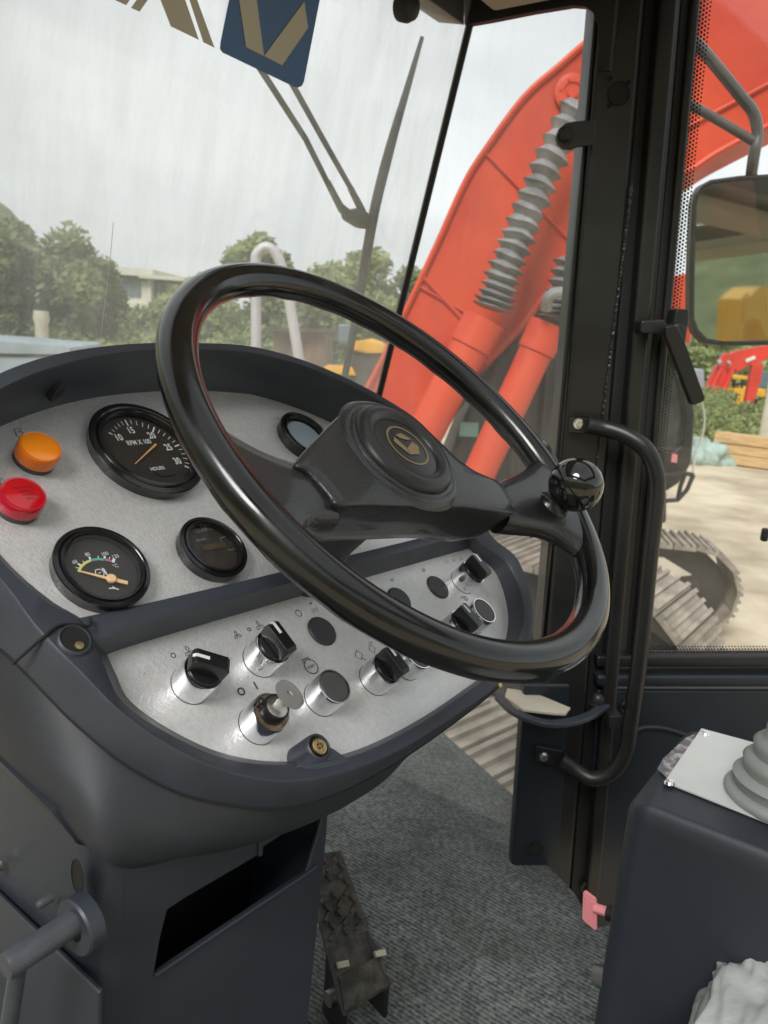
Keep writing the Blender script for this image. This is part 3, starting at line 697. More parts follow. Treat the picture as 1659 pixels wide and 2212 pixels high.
mb = MB()
for s_, px_ in (('10', (1025, 1152)), ('15', (1130, 1090)), ('20', (1310, 1134)), ('25', (1455, 1236)), ('30', (1532, 1355))):
    put_text(mb, s_, .0098, K, *kk(*P21(*px_), K), sx=.75, bold=.00022)
put_text(mb, 'RPM X 100', .0072, K, *kk(*P21(1200, 1192), K), sx=.72, bold=.00012)
put_text(mb, 'HOURS', .0050, K, *kk(*P21(1360, 1418), K), sx=.85, bold=.0001)
mb.go('numerals', M['white'], g, smooth=0)
MB().slab([K @ V((*kk(*P21(x, y), K), .0002)) for x, y in ((1335, 1450), (1500, 1436), (1520, 1470), (1400, 1490))], DN * .0003).go('hour_window', M['ink'], g, smooth=0)
nb, ne = V((*kk(*P21(1340, 1218), K), 0)), V((*kk(*P21(1160, 1388), K), 0)); nd = (ne - nb).normalized(); pp = V((-nd.y, nd.x, 0)); o0 = V((0, 0, .0015))
MB().slab([K @ (nb + o0 + pp * .0009), K @ (nb + o0 - pp * .0009), K @ (ne + o0 - pp * .0003), K @ (ne + o0 + pp * .0003)], DN * .0006).go('needle', M['needle2'], g, smooth=0)

g, K = gauge('temperature_gauge', 224, 1221, .0345, 'round coolant temperature gauge with cream needle')
def P22(x, y): return x * .25, 1042 + y * .25
def kt(x, y): return kk(*P22(x, y), K)
pc = kt(950, 850)
for nm, mt_, pts in (('yellow_band', 'yellowp', ((678, 775), (698, 733), (738, 697), (785, 674))), ('green_band', 'greenp', ((790, 673), (845, 665), (900, 669))), ('red_band', 'pinkp', ((908, 670), (940, 675), (966, 684)))):
    m_ = MB(); stroke(m_, [(p.x, p.y) for p in crom([V((*kt(*p), 0)) for p in pts], 4)], .0019, K); m_.go(nm, M[mt_], g, smooth=0)
mb = MB()
for (x0_, y0_, x1_, y1_, wd) in ((676, 742, 652, 738, .0006), (700, 722, 672, 705, .0015), (730, 698, 712, 680, .0006), (782, 668, 768, 644, .0015), (850, 655, 845, 637, .0006), (903, 660, 903, 638, .0015), (942, 664, 948, 648, .0006), (975, 694, 985, 660, .002)):
    stroke(mb, [kt(x0_, y0_), kt(x1_, y1_)], wd, K)
for s_, x_, y_ in (('60', 645, 690), ('80', 755, 625), ('100', 903, 620), ('120', 995, 643)): put_text(mb, s_, .0042, K, *kt(x_, y_), sx=.9)
put_text(mb, '\u00b0C', .0042, K, *kt(997, 725))
sy = kt(862, 785)
stroke(mb, [(sy[0] + x, sy[1] + y) for x, y in ((-.003, .001), (-.002, .003), (.001, .0032), (.0028, .002), (.003, -.001), (.0012, -.003), (-.0015, -.003), (-.003, -.0015))], .0006, K, closed=True); stroke(mb, [(sy[0] - .001, sy[1]), (sy[0] + .001, sy[1] + .0004)], .0006, K)
stroke(mb, [kt(880, 740), kt(915, 790), kt(930, 810)], .0007, K); stroke(mb, [kt(893, 745), kt(925, 795)], .0005, K)
stroke(mb, [kt(940, 920), kt(985, 912), kt(1025, 930)], .0009, K); stroke(mb, [kt(975, 900), kt(985, 925)], .0009, K)
mb.go('scale_marks', M['white'], g, smooth=0)
mb = MB(); tp_ = V((*kt(685, 783), 0)); tl_ = V((*kt(1092, 885), 0)); pcv = V((*pc, 0)); nd = (tp_ - pcv).normalized(); pp = V((-nd.y, nd.x, 0)); nt_ = (tl_ - pcv).normalized(); pt_ = V((-nt_.y, nt_.x, 0)); o0 = V((0, 0, .0016))
mb.slab([K @ (tp_ + o0 + pp * .0004), K @ (tp_ + o0 - pp * .0004), K @ (pcv + o0 - pp * .0012), K @ (pcv + o0 + pp * .0012)], DN * .0007)
mb.slab([K @ (pcv + o0 + pt_ * .0014), K @ (pcv + o0 - pt_ * .0014), K @ (tl_ + o0 - pt_ * .0014), K @ (tl_ + o0 + pt_ * .0014)], DN * .0010)
mb.lathe([(.0034, 0), (.0034, .0020), (.0028, .0024), (0, .0024)], K @ Matrix.Translation((*pc, .0016)), 24)
mb.go('needle', M['needle'], g, smooth=30)

g, K = gauge('hour_meter', 464, 1179, .0295, 'small round quartz hour meter')
def kh(x, y): return kk(x * .3968, 737.3 + y * .3968, K)
mb = MB(); put_text(mb, 'QUARTZ', .0048, K, *kh(1112, 1026)); put_text(mb, 'HOURS', .0029, K, *kh(1094, 1082))
stroke(mb, [kh(1205, 1090), kh(1197, 1072), kh(1255, 1056), kh(1302, 1126), kh(1243, 1138), kh(1236, 1126)], .0006, K)
put_text(mb, '1/10', .0024, K, *kh(1262, 1100), rot=rad(-70))
mb.go('dial_print', M['dimwhite'], g, smooth=0)
MB().slab([K @ V((*kh(x, y), .0002)) for x, y in ((1092, 1112), (1222, 1092), (1240, 1122), (1108, 1146))], DN * .0004).go('counter_window', M['lcd'], g, smooth=0)
g, K = gauge('blank_gauge', 664, 938, .0315, 'round gauge with painted sky reflection at the far end of the upper plate')
MB().lathe([(0, .0), (.022, .0)], K @ Matrix.Translation((0, 0, .001)), 40).go('painted_sky_reflection', M['truck'], g, smooth=0)  # grey-blue disc imitates the sky reflected in the gauge glass
g, K = gauge('side_gauge', 780, 1030, .0315, 'round gauge hidden under the steering wheel hub')

# lamps
def lamp(x, y, mt_, ms_, nm, lb, lines=False, r=.0155):
    Fm = gfr(x, y, DU + .0155)
    b_ = MB().lathe([(r * .97, -.0155), (r * .97, -.0108), (r, -.0108)], Fm, 40).go(nm, M['lampbase'], dash, label=lb)
    MB().lathe([(r, -.0108), (r * 1.01, -.006), (r * .99, -.001), (r * .95, .0), (r * .86, -.0002)], Fm, 48).go('lens_ring', ms_, b_)
    MB().lathe([(r * .86, -.0004), (r * .5, .0002), (0, .0004)], Fm, 48).go('lens', mt_, b_)
    if lines:
        mb = MB(); K2 = Fm
        for j in range(4):
            yy = .0055 - j * .0034
            put_text(mb, ('Ptnovsmtow', 'entlesnen', 'Rosme', 'Blaw')[j], .0027, K2, .001 + .0004 * j, yy, h=.0008)
        mb.go('lens_print', M['red_dark'], b_, smooth=0)
lamp(88, 964, M['amber'], M['amber_side'], 'amber_lamp', 'round amber warning lamp')
lamp(52, 1066, M['red_lens'], M['red_side'], 'red_lamp', 'round red warning lamp with fine print', True)
# plate symbols upper
K = gfr(45, 935, DU)
mb = MB(); stroke(mb, [(-.004, .0035), (.001, .0045), (.001, -.004), (-.004, -.004)], .0006, K, closed=True); stroke(mb, [(-.002, .001), (.0, .001)], .0006, K)
K = gfr(6, 1040, DU); stroke(mb, [(-.003, -.003), (.003, -.003), (0, .003)], .0006, K, closed=True)
K = gfr(600, 904, DU); stroke(mb, [(0, -.0015), (0, .0015)], .001, K)
mb.go('plate_symbols', M['ink'], dash, smooth=0, kind='stuff')

mb = MB()
for i in range(46):
    up_ = i % 2; x = random.uniform(60, 760) if up_ else random.uniform(300, 980); y = random.uniform(900, 1240) if up_ else random.uniform(1330, 1600) 
    if not up_ and (y > 1640 - abs(x - 600) * .5 or y < 1420 - (x - 300) * .25): continue
    K = gfr(x, y, DU if up_ else DL); a = random.uniform(0, 6.28); l = random.uniform(.0003, .0012)
    stroke(mb, [(0, 0), (l * math.cos(a), l * math.sin(a))], .0003, K, h=.0002)
mb.go('plate_scratches', M['lampbase'], dash, smooth=0, kind='stuff')
# switches
HT = .021
def ring(x, y, r=.0150, name='switch_collar', par=None, label=None):
    Fm = gfr(x, y, DL + HT)
    MB().lathe([(r * 1.015, -HT), (r * 1.01, -HT + .0005), (r * .99, -HT + .0007)], Fm, 48).go('collar_base_shade', M['chassis'], dash)  # black ring paints the shadow at the foot of the collar
    c = MB().lathe([(r * 1.0, -HT), (r, -.0016), (r * .975, 0), (r * .91, .0), (r * .90, -.0012), (r * .88, -.004)], Fm, 56).go(name, M['chrome'], par or dash, label=label)
    return c, Fm
def selector(x, y, ang, label=None):
    c, Fm = ring(x, y, name='selector_switch', label=label)
    Kn = Fm @ Matrix.Rotation(rad(ang), 4, 'Z')
    mb = MB().lathe([(.0132, -.002), (.0130, .0015), (.0122, .002), (0, .002)], Fm, 40)
    bw = .0058
    prof = [(-.0135, 0), (.0137, 0), (.0142, .0100), (.0122, .0125), (-.0110, .0125), (-.0135, .0105)]
    mb.slab([Kn @ V((-bw, yy, .002 + hh)) for yy, hh in prof], (Kn.to_3x3() @ V((2 * bw, 0, 0))))
    mb.go('selector_knob', M['knob'], c, bevel=.0009, seg=3)
    mb = MB(); mb.hexa([Kn @ V(p) for p in ((-.0012, .003, .0144), (.0012, .003, .0144), (.0012, .0124, .0144), (-.0012, .0124, .0144), (-.0012, .003, .0149), (.0012, .003, .0149), (.0012, .0122, .0149), (-.0012, .0122, .0149))])
    mb.hexa([Kn @ V(p) for p in ((-.0012, .0124, .0140), (.0012, .0124, .0140), (.0012, .0143, .0122), (-.0012, .0143, .0122), (-.0012, .0127, .0147), (.0012, .0127, .0147), (.0012, .0147, .0126), (-.0012, .0147, .0126))])
    mb.go('pointer_line', M['white'], c, smooth=0)
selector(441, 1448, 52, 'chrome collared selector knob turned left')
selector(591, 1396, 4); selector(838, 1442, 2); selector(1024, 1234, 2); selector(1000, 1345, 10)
def button(x, y, m_, label=None):
    c, Fm = ring(x, y, name='push_button', label=label)
    MB().lathe([(.0133, -.004), (.0132, -.0008), (.0120, .0002), (.006, -.0002), (0, -.0004)], Fm, 40).go('button_cap', m_, c)
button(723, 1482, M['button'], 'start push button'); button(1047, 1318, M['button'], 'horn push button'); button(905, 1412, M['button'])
for x, y in ((695, 1364), (945, 1269), (862, 1296)):
    MB().lathe([(.0142, 0), (.0142, .001), (.0130, .0022), (.006, .0026), (0, .0027)], gfr(x, y, DL), 40).go('blank_cap', M['cap'], dash)
# ignition lock
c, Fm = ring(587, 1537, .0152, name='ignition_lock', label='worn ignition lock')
MB().lathe([(.0136, -.003), (.0134, -.0002), (.0100, .0)], Fm, 40).go('lock_plate', M['rust'], c)
MB().lathe([(.0108, -.001), (.0104, .007), (.0098, .008), (.0086, .008)], Fm, 40).go('lock_barrel', M['knob'], c)
MB().lathe([(.0086, .0078), (.006, .0085), (0, .0086)], Fm, 32).go('lock_face', M['steel'], c)
pm = Fm @ Matrix.Rotation(rad(38), 4, 'Z')
mb = MB(); mb.slab([pm @ V((x, y, -.001)) for x, y in ((-.003, .009), (.003, .009), (.0028, .0128), (0, .0140), (-.0028, .0128))], DN * .006); lk = mb.go('lock_pointer', M['knob'], c, bevel=.0006)
MB().lathe([(.0014, 0), (.0012, .0004), (0, .0005)], pm @ Matrix.Translation((0, .0115, .005)), 12).go('pointer_dot', M['brass'], c)
key = thing('ignition_key', Fm @ V((0, 0, .009)), 'grey round-headed key standing in the ignition lock', 'key')
_c = Fm @ V((0, 0, 0)); ky = (_c - DN * _c.dot(DN)).normalized(); kx = ky.cross(DN).normalized()
# key lies in plane spanned by kx and DN
def kp(u, v): return (Fm @ V((0, 0, .0085))) + kx * u + DN * v
mb = MB(); mb.slab([kp(-.003, -.001), kp(.003, -.001), kp(.0032, .004), kp(.0025, .0052), kp(.0034, .0075), kp(-.0034, .0075), kp(-.003, .005), kp(-.0038, .004)], ky * .002); mb.go('key_blade', M['steel'], key, bevel=.0003)
outer = [kp(.0118 * math.cos(a), .0150 + .0088 * math.sin(a)) for a in [2 * math.pi * i / 36 for i in range(36)]]
inner = [kp(.0028 * math.cos(a), .0172 + .0024 * math.sin(a)) for a in [2 * math.pi * i / 16 for i in range(16)]]
MB().hole([p - ky * .0005 for p in outer], [p - ky * .0005 for p in inner], ky * .003).go('key_head', M['keyhead'], key, bevel=.0006)

# engraved symbols near the switches
mb = MB()
def at_(x, y): return gfr(x, y, DL)
for (x, y, r, wd) in ((374, 1416, .0018, .0006), (538, 1360, .0014, .0006), (521, 1494, .0027, .0011), (645, 1325, .0031, .0006), (980, 1211, .001, .0005)):
    stroke(mb, circ(0, 0, r, 20), wd, at_(x, y), closed=True)
def fan(x, y, s=1):
    K = at_(x, y)
    for a in (90, 210, 330):
        c1, s1 = math.cos(rad(a)), math.sin(rad(a)); c2, s2 = math.cos(rad(a + 30)), math.sin(rad(a + 30)); c3, s3 = math.cos(rad(a - 25)), math.sin(rad(a - 25))
        stroke(mb, [(0, 0), (.0035 * s * c3, .0035 * s * s3), (.0050 * s * c1, .0050 * s * s1), (.0030 * s * c2, .0030 * s * s2)], .0006, K, closed=True)
fan(408, 1408, 1.0); fan(512, 1372, .8); fan(560, 1352, 1.0)
stroke(mb, [(-.0002, -.0032), (.0002, .0032)], .0013, at_(552, 1481))
K = at_(672, 1440)
stroke(mb, circ(0, 0, .0066, 28), .0007, K, closed=True); stroke(mb, [(-.0045, .0048), (-.005, .008), (.003, .008), (.003, .006)], .0008, K)
put_text(mb, 'START', .0031, K, 0, 0)
K = at_(778, 1416); stroke(mb, [(-.006, .001), (.0, .006), (.003, .0), (-.002, -.004)], .0006, K, closed=True); stroke(mb, [(.0, -.002), (.003, -.006)], .0006, K)
K = at_(806, 1402); stroke(mb, [(-.005, .001), (.0, .005), (.003, .0), (-.002, -.004)], .0006, K, closed=True); stroke(mb, [(.002, .0055), (.004, .006)], .001, K)
K = at_(680, 1318)
for i in range(3): stroke(mb, [((i - 1) * .003, -.002), ((i - 1) * .003 + .0008, -.0005), ((i - 1) * .003 - .0004, .0008), ((i - 1) * .003 + .0005, .002)], .0005, K)
stroke(mb, [(-.0006, .007), (.0012, .007)], .0018, K)
K = at_(914, 1232)
for i in range(3): stroke(mb, [((i - 1) * .0022, -.002), ((i - 1) * .0022 + .0006, .002)], .0007, K)
K = at_(964, 1213); stroke(mb, [(-.0025, -.0015), (.0025, -.0015), (.0015, .001), (-.002, .001)], .0005, K, closed=True)
K = at_(995, 1207); stroke(mb, [(-.0022, -.0015), (.0022, -.0015), (.0022, .001), (-.0022, .001)], .0005, K, closed=True)
K = at_(1002, 1293); stroke(mb, [(-.005, .0015), (.0, .003), (.001, -.003)], .001, K); stroke(mb, rrect(.0005, -.003, .005, .001, .0006, 2), .0008, K, closed=True)
K = at_(846, 1253)
for i in range(3): stroke(mb, [((i - 1) * .002, -.0016), ((i - 1) * .002 + .0005, .0016)], .0005, K)
mb.go('plate_symbols', M['ink'], dash, smooth=0, kind='stuff')

# ---- pedestal
HN = PFN
outer = [pf(250, 1700), pf(716, 1640), pf(716, 1722), pf(690, 2000), pf(640, 2700), pf(190, 2700), pf(250, 2150)]
f_out = [pf(266, 1862), pf(300, 1840), pf(716, 1640), pf(706, 1800), pf(665, 2212), pf(622, 2640), pf(236, 2640), pf(250, 2300)]
hole_ = [pf(333, 2105), pf(346, 2030), pf(362, 1966), pf(400, 1941), pf(553, 1851), pf(560, 1836), pf(700, 1745), pf(690, 1790), pf(664, 1882), pf(500, 1993)]
MB().hole(f_out, hole_, -HN * .004).go('pedestal_front', M['pedestal'], dash, bevel=.0012)
MB().tube([pf(334, 2107, .001), pf(500, 1995, .001), pf(666, 1884, .001), pf(684, 1870, .001)], .0016, 8).go('tray_lip', M['pedestal'], dash)
# stiffening bead
MB().tube([pf(562, 1790, .0005), pf(560, 1845, .0005)], .0028, 8).go('bead', M['pedestal'], dash)
# left face, rounded corner

rc = .022
cl_top = pf(266, 1862); cl_bot = pf(236, 2640)
rings = []
for P0 in (cl_top + Z * .016 + ER * .0015 + PFN * .0004, pf(252, 2300, .0004), cl_bot + PFN * .0004):
    rg = []
    for k in range(9):
        t = rad(90 * k / 8); rg.append(P0 + EF * rc * (1 - math.cos(t)) - ER * rc * math.sin(t))
    rings.append(rg)
mb = MB(); vs = [p for r in rings for p in r]
mb.add(vs, [(r * 9 + k, r * 9 + k + 1, r * 9 + 10 + k, r * 9 + 9 + k) for r in range(2) for k in range(8)])
mb.go('pedestal_corner', M['pedestal'], dash, smooth=80)
tl = rings[0][-1] + ER * .001; bl_ = rings[2][-1]; mdl = rings[1][-1]
PL0 = mdl
def plf2(x, y, off=0): return onp(x, y, -ER, PL0 - ER * off)
lf = [tl, mdl, bl_, bl_ + EF * .7, plf2(-330, 1400), plf2(0, 1645), plf2(110, 1752)]
MB().slab([V(p) for p in lf], ER * .004).go('pedestal_side', M['pedestal'], dash)
MB().slab([plf2(x, y, .0008) for x, y in ((215, 2141), (205, 2131), (-60, 1878), (-60, 1868), (210, 2127), (222, 2141))], -ER * .001).go('panel_gap', M['chassis'], dash, smooth=0)
MB().slab([plf2(x, y, .0035) for x, y in ((213, 2145), (0, 1940), (-300, 1660), (-300, 2900), (196, 2900))], ER * .004).go('service_panel', M['pedestal'], dash, bevel=.002)
# dark inside
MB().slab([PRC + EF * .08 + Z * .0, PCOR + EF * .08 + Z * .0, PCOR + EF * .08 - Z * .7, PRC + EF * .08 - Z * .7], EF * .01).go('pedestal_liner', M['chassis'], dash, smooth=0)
p_ = pf(706, 1800, 0)
MB().slab([pf(716, 1640) - HN * .001, pf(706, 1800) - HN * .001, pf(665, 2212) - HN * .001, pf(622, 2640) - HN * .001, pf(622, 2640) + EF * .3, pf(665, 2212) + EF * .3, pf(706, 1800) + EF * .3, pf(716, 1640) + EF * .3], -ER * .004).go('pedestal_side', M['pedestal'], dash)
# lever and boss on the left side
Fb = fr(plf2(192, 1985, .001), EF, -ER)
lv = MB().lathe([(.0175, 0), (.0175, .009), (.0165, .0105), (.008, .0105)], Fb, 40).go('column_lock', M['pedestal'], dash, label='round boss of the column clamp')
MB().lathe([(.0078, .010), (.0078, .050), (.0070, .052)], Fb @ Matrix.Translation((0, -.004, 0)), 32, (False, True)).go('clamp_shaft', M['lever'], lv)
pA = Fb @ V((.0, -.006, .043)); pB = plf2(22, 2200, .045)
MB().tube([pA, pA.lerp(pB, .5), pB, pB + (pB - pA) * .3], [.0045, .0048, .005, .005], 16).go('clamp_lever', M['lever'], lv)
MB().lathe([(.0030, -.004), (.0030, .003), (.002, .005), (0, .0055)], fr(plf2(98, 1946, .006), EF, -ER), 12).go('clamp_bolt', M['lever'], lv)
mb = MB(); mb.lathe([(.0, 0), (.006, 0), (.006, .0006)], fr(plf2(168, 1893, .001), EF, -ER) @ Matrix.Diagonal((1, 2, 1, 1)), 20); mb.go('slot_hole', M['chassis'], dash)
MB().lathe([(.004, 0), (.004, .003), (.002, .004), (0, .004)], fr(plf2(0, 1868, .001), EF, -ER), 16).go('bolt', M['steel'], dash)

# ================================================================== STEERING WHEEL
WC = V((.0175, .6065, -.086)); WN = nrm(124.3, 39.6)
WM = fr(WC, ER, WN)
sw = thing('steering_wheel', WC, 'glossy black two-spoke steering wheel with round hub badge and spinner knob', 'steering wheel')
def wl(x, y, h=0.0):                     # photo pixel -> wheel frame at height h
    p = on(x, y, WN, WN.dot(WC) + h); return WM.inverted() @ p
def ww(x, y, z): return WM @ V((x, y, z))
RC = .1955
rings = []
for i in range(160):
    a = 2 * math.pi * i / 160; c, s = math.cos(a), math.sin(a); rg = []
    for k in range(20):
        b = 2 * math.pi * k / 20
        wob = 1 + (.05 * max(0, math.sin(a * 26)) * max(0, -math.sin(b)) )
        rg.append(ww((RC + .0140 * math.cos(b) * wob) * c, (RC + .0140 * math.cos(b) * wob) * s, -.003 + .0138 * math.sin(b) * wob))
    rings.append(rg)
rings.append(rings[0])
MB().loft(rings, (False, False)).go('rim', M['rim'], sw, smooth=80)
# hub pad: outline traced on the pad's top plane
HB = .004
pad_px = [(640, 996), (690, 938), (742, 888), (770, 880), (812, 880), (862, 892), (912, 918), (955, 956), (990, 990), (1030, 1018), (1078, 1040), (1102, 1068), (1112, 1106), (1060, 1102), (1000, 1094), (940, 1092), (870, 1092), (800, 1090), (735, 1090), (716, 1070), (690, 1040), (664, 1014)]
top = [wl(x, y, HB) for x, y in pad_px]
pc_ = sum((V((p.x, p.y, 0)) for p in top), V((0, 0, 0))) / len(top)
def scl(P, s, h, dx=0, dy=0): return [ww(pc_.x + (p.x - pc_.x) * s + dx, pc_.y + (p.y - pc_.y) * s + dy, h) for p in P]
t2 = [V((p.x, p.y, 0)) for p in crom(top, 4, True)]
mb = MB(); mb.loft([scl(t2, .55, HB + .0015), scl(t2, .9, HB + .0006), scl(t2, .978, HB), scl(t2, .996, HB - .0012), scl(t2, 1.0, HB - .003), scl(t2, .975, -.014), scl(t2, .92, -.034), scl(t2, .78, -.046), scl(t2, .6, -.05)])
mb.go('hub_pad', M['hub'], sw, smooth=60)
# round cap steps
HC = fr(ww(wl(872, 972, .008).x, wl(872, 972, .008).y, 0), ER, WN)
MB().lathe([(.0560, HB - .001), (.0530, HB + .002), (.0500, HB + .0035), (.0478, HB + .0030), (.0465, HB + .0045), (.0440, HB + .0045)], HC, 64).go('hub_ring', M['hub'], sw, smooth=60)
MB().lathe([(.0445, HB + .003), (.0440, HB + .0065), (.0415, HB + .0095), (.0350, HB + .0110), (.0300, HB + .0092), (.0290, HB + .0075), (.0240, HB + .0088), (0, HB + .0090)], HC, 64).go('horn_cap', M['hubcap'], sw, smooth=40)
mb = MB(); K = HC @ Matrix.Translation((0, 0, HB + .0092))
K = K @ Matrix.Scale(.92, 4) @ Matrix.Rotation(rad(8), 4, 'Z')
stroke(mb, circ(0, 0, .0205, 48), .0018, K, closed=True, h=0)
for pg in ([(-.0135, .0075), (-.0080, .0115), (-.0050, -.0020), (-.0085, -.0080)], [(-.0080, -.0085), (-.0045, -.0025), (.0095, .0015), (.0120, -.0045), (.004, -.0115)], [(-.0045, .0125), (.0045, .0125), (.0115, .0040), (.0055, .0045), (-.001, .0080)]):
    mb.slab([K @ V((x, y, 0)) for x, y in pg], WN * .0004)
mb.go('hub_emblem', M['gold'], sw, smooth=0)
# spokes
def spoke(inner, outer_, m_, h0, h1, name, th0=.024, th1=.012, n=10, bulge=0):
    a0, b0 = [wl(*p, h0) for p in inner]; a1, b1 = [wl(*p, h1) for p in outer_]
    rings = []
    for i in range(n + 1):
        s = i / n; e = s * s * (3 - 2 * s)
        A_ = a0.lerp(a1, s); B_ = b0.lerp(b1, s)
        mid_ = (A_ + B_) / 2; hw = (A_ - B_) / 2
        wdt = (1 - .28 * math.sin(math.pi * min(1, s * .95)) * 1.0) 
        th = th0 + (th1 - th0) * s
        rg = []
        for k in range(20):
            b = 2 * math.pi * k / 20; cb, sb = math.cos(b), math.sin(b)
            cb = math.copysign(abs(cb) ** .7, cb); sb = math.copysign(abs(sb) ** .7, sb)
            p = mid_ + hw * wdt * cb + V((0, 0, th * sb - th * .9 * (1 - s) * .9 - .0))
            rg.append(WM @ p)
        rings.append(rg)
    return MB().loft(rings).go(name, m_, sw, smooth=70)
spoke(((665, 998), (742, 1120)), ((425, 905), (650, 1215)), M['hub'], -.004, -.008, 'spoke', .016, .012)
spoke(((1072, 1040), (1106, 1125)), ((1165, 950), (1268, 1225)), M['hub'], -.003, -.004, 'spoke', .014, .012)
# spoke/hub joint gap
MB().lathe([(.033, -.05), (.036, -.075), (.032, -.12), (.045, -.20)], WM @ Matrix.Translation((.0, .01, 0)), 40).go('column_sleeve', M['shroud_low'], sw)
MB().lathe([(.02, -.045), (.024, -.055), (.02, -.06)], WM @ Matrix.Translation((.03, -.03, 0)), 20, (False, True)).go('horn_contact', M['hubcap'], sw)
MB().lathe([(.0014, 0), (.0013, .0006), (0, .0008)], fr(ww(wl(1077, 1449, 0).x, wl(1077, 1449, 0).y, 0) + V((0, -.012, -.004)), ER, V((0, -1, .3))), 12).go('paint_chip', M['brass'], sw)
# spinner knob
kb = wl(1190, 1097, .0)
KM = WM @ Matrix.Translation((kb.x, kb.y, .002))
prof = [(.0175, -.010), (.0175, -.001), (.0150, .003), (.0125, .006), (.0125, .012)]
MB().lathe(prof, KM, 40).go('spinner_clamp', M['rim'], sw, smooth=60)
prof = [(.0125, .010)] + [(  .0240 * math.cos(rad(a)), .030 + .0240 * math.sin(rad(a))) for a in range(-60, 91, 10)]
MB().lathe(prof, KM, 48).go('spinner_knob', M['ball'], sw, smooth=80)

# ================================================================== RIGHT CONSOLE
K0 = onz(1350, 1724, -.46); K1 = onz(1482, 1560, -.46); KR = (K1 - K0).normalized(); cw = (K1 - K0).length
con = thing('joystick_console', V((K0.x, K0.y, FZ)), 'dark blue-grey console box with white top plate beside the seat', 'console')
KT = [K0, K1, K1 - EF * .65, K0 - EF * .65]
MB().slab([p - Z * .48 for p in KT], Z * .48).go('console_box', M['console'], con, bevel=.022, seg=5)
pt = [onz(x, y, K0.z) for x, y in ((1514, 1579), (1434, 1694), (1900, 1880), (1960, 1700))]
MB().slab([p + Z * .0015 for p in pt], Z * .0025).go('top_plate', M['whiteplate'], con, bevel=.0006)
for x, y in ((1523, 1587), (1446, 1693)):
    MB().lathe([(.006, 0), (.006, .0015), (.0045, .0035), (.0, .004)], fr(onz(x, y, K0.z + .004), ER, Z), 16).go('screw', M['chrome'], con)
MB().slab([onz(x, y, K0.z + .001) for x, y in ((1420, 1662), (1432, 1640), (1480, 1596), (1502, 1586), (1494, 1610), (1440, 1680))], Z * .0008).go('tape_strip', M['tape'], con, smooth=0)
# joystick boot
jc = onz(1688, 1728, K0.z + .004); JF = fr(jc, ER, Z)
prof = [(.078, 0), (.080, .006), (.075, .012), (.066, .013), (.068, .022), (.072, .028), (.066, .034), (.058, .036), (.060, .046), (.062, .052), (.056, .058), (.049, .061), (.050, .070), (.052, .077), (.046, .083), (.038, .086), (.038, .10), (.034, .118), (.026, .128), (.018, .132), (.016, .2)]
prof = [(r * .72, h * .8) for r, h in prof]
js = MB().lathe(prof, JF, 48, (False, True)).go('joystick_boot', M['boot'], con, smooth=70)
MB().tube([jc + Z * .14, jc + Z * .2 - EF * .01, jc + Z * .27 - EF * .015], [.014, .022, .024], 16).go('joystick_grip', M['knob'], con)
# pink safety lever
def kl(x, y, o=.06): return onp(x, y, -ER, K0 + ER * o)
sl_ = MB().tube([kl(1352, 1984), kl(1312, 1971)], .009, 14).go('lever_socket', M['black_dk'], con)
pk = thing('safety_lever', kl(1300, 1966), 'faded pink plastic safety lever on the console front near the floor', 'lever')
MB().tube([kl(1312, 1970), kl(1300, 1966), kl(1284, 1961)], .0058, 12).go('lever_stem', M['pink'], pk)
MB().slab([kl(x, y) for x, y in ((1259, 1928), (1263, 1926), (1286, 1943), (1288, 1948), (1289, 2008), (1285, 2011), (1259, 1988), (1257, 1984))], ER * .004).go('lever_paddle', M['pink'], pk, bevel=.001)
MB().slab([kl(x, y, .0585) for x, y in ((1263, 1935), (1282, 1950), (1284, 1998), (1263, 1982))], ER * .001).go('paddle_inset', M['pink'], pk, bevel=.0004)
MB().tube([kl(1308, 2112, .02), kl(1284, 2104, .02)], [.012, .011], 14).go('console_knob', M['tube'], con)

# seat with film cover
def seat():
    st = thing('driver_seat', V((.75, .45, FZ)), 'operator seat wrapped in crumpled clear protective film', 'seat')
    c = ray(2060, 2600) * .62
    mb = MB(); n1, n2 = 150, 210; vs = []; fs = []
    ax, ay, az = ER, EF, Z
    for i in range(n1 + 1):
        th = -math.pi / 2 + math.pi * i / n1
        for j in range(n2):
            ph = 2 * math.pi * j / n2
            def sp(v, e): return math.copysign(abs(v) ** e, v)
            x = sp(math.cos(th), .55) * sp(math.cos(ph), .55); y = sp(math.cos(th), .55) * sp(math.sin(ph), .55); z = sp(math.sin(th), .6)
            p = c + ax * x * .22 + ay * y * .22 + az * z * .09
            nn = (ax * x + ay * y + az * z).normalized()
            v1 = noise.voronoi(p * 16 + V((1, 2, 3)) + noise.noise_vector(p * 9) * .5)[0]; v2 = noise.voronoi(p * 40 + noise.noise_vector(p * 20) * .9)[0]
            w_ = noise.noise(p * 8) * .016 - .026 * min(.45, v1[1] - v1[0]) - .012 * min(.4, v2[1] - v2[0])
            vs.append(p + nn * w_)
    for i in range(n1):
        for j in range(n2):
            a = i * n2 + j; b = i * n2 + (j + 1) % n2; fs.append((a, b, b + n2, a + n2))
    MB().add(vs, fs).go('seat_cushion', M['plastic'], st, smooth=60)
    MB().slab([c - Z * .07 - ER * .16 - EF * .16, c - Z * .07 + ER * .16 - EF * .16, c - Z * .07 + ER * .16 + EF * .16, c - Z * .07 - ER * .16 + EF * .16], V((0, 0, FZ - c.z + .07))).go('seat_base', M['black'], st, bevel=.01)
seat()

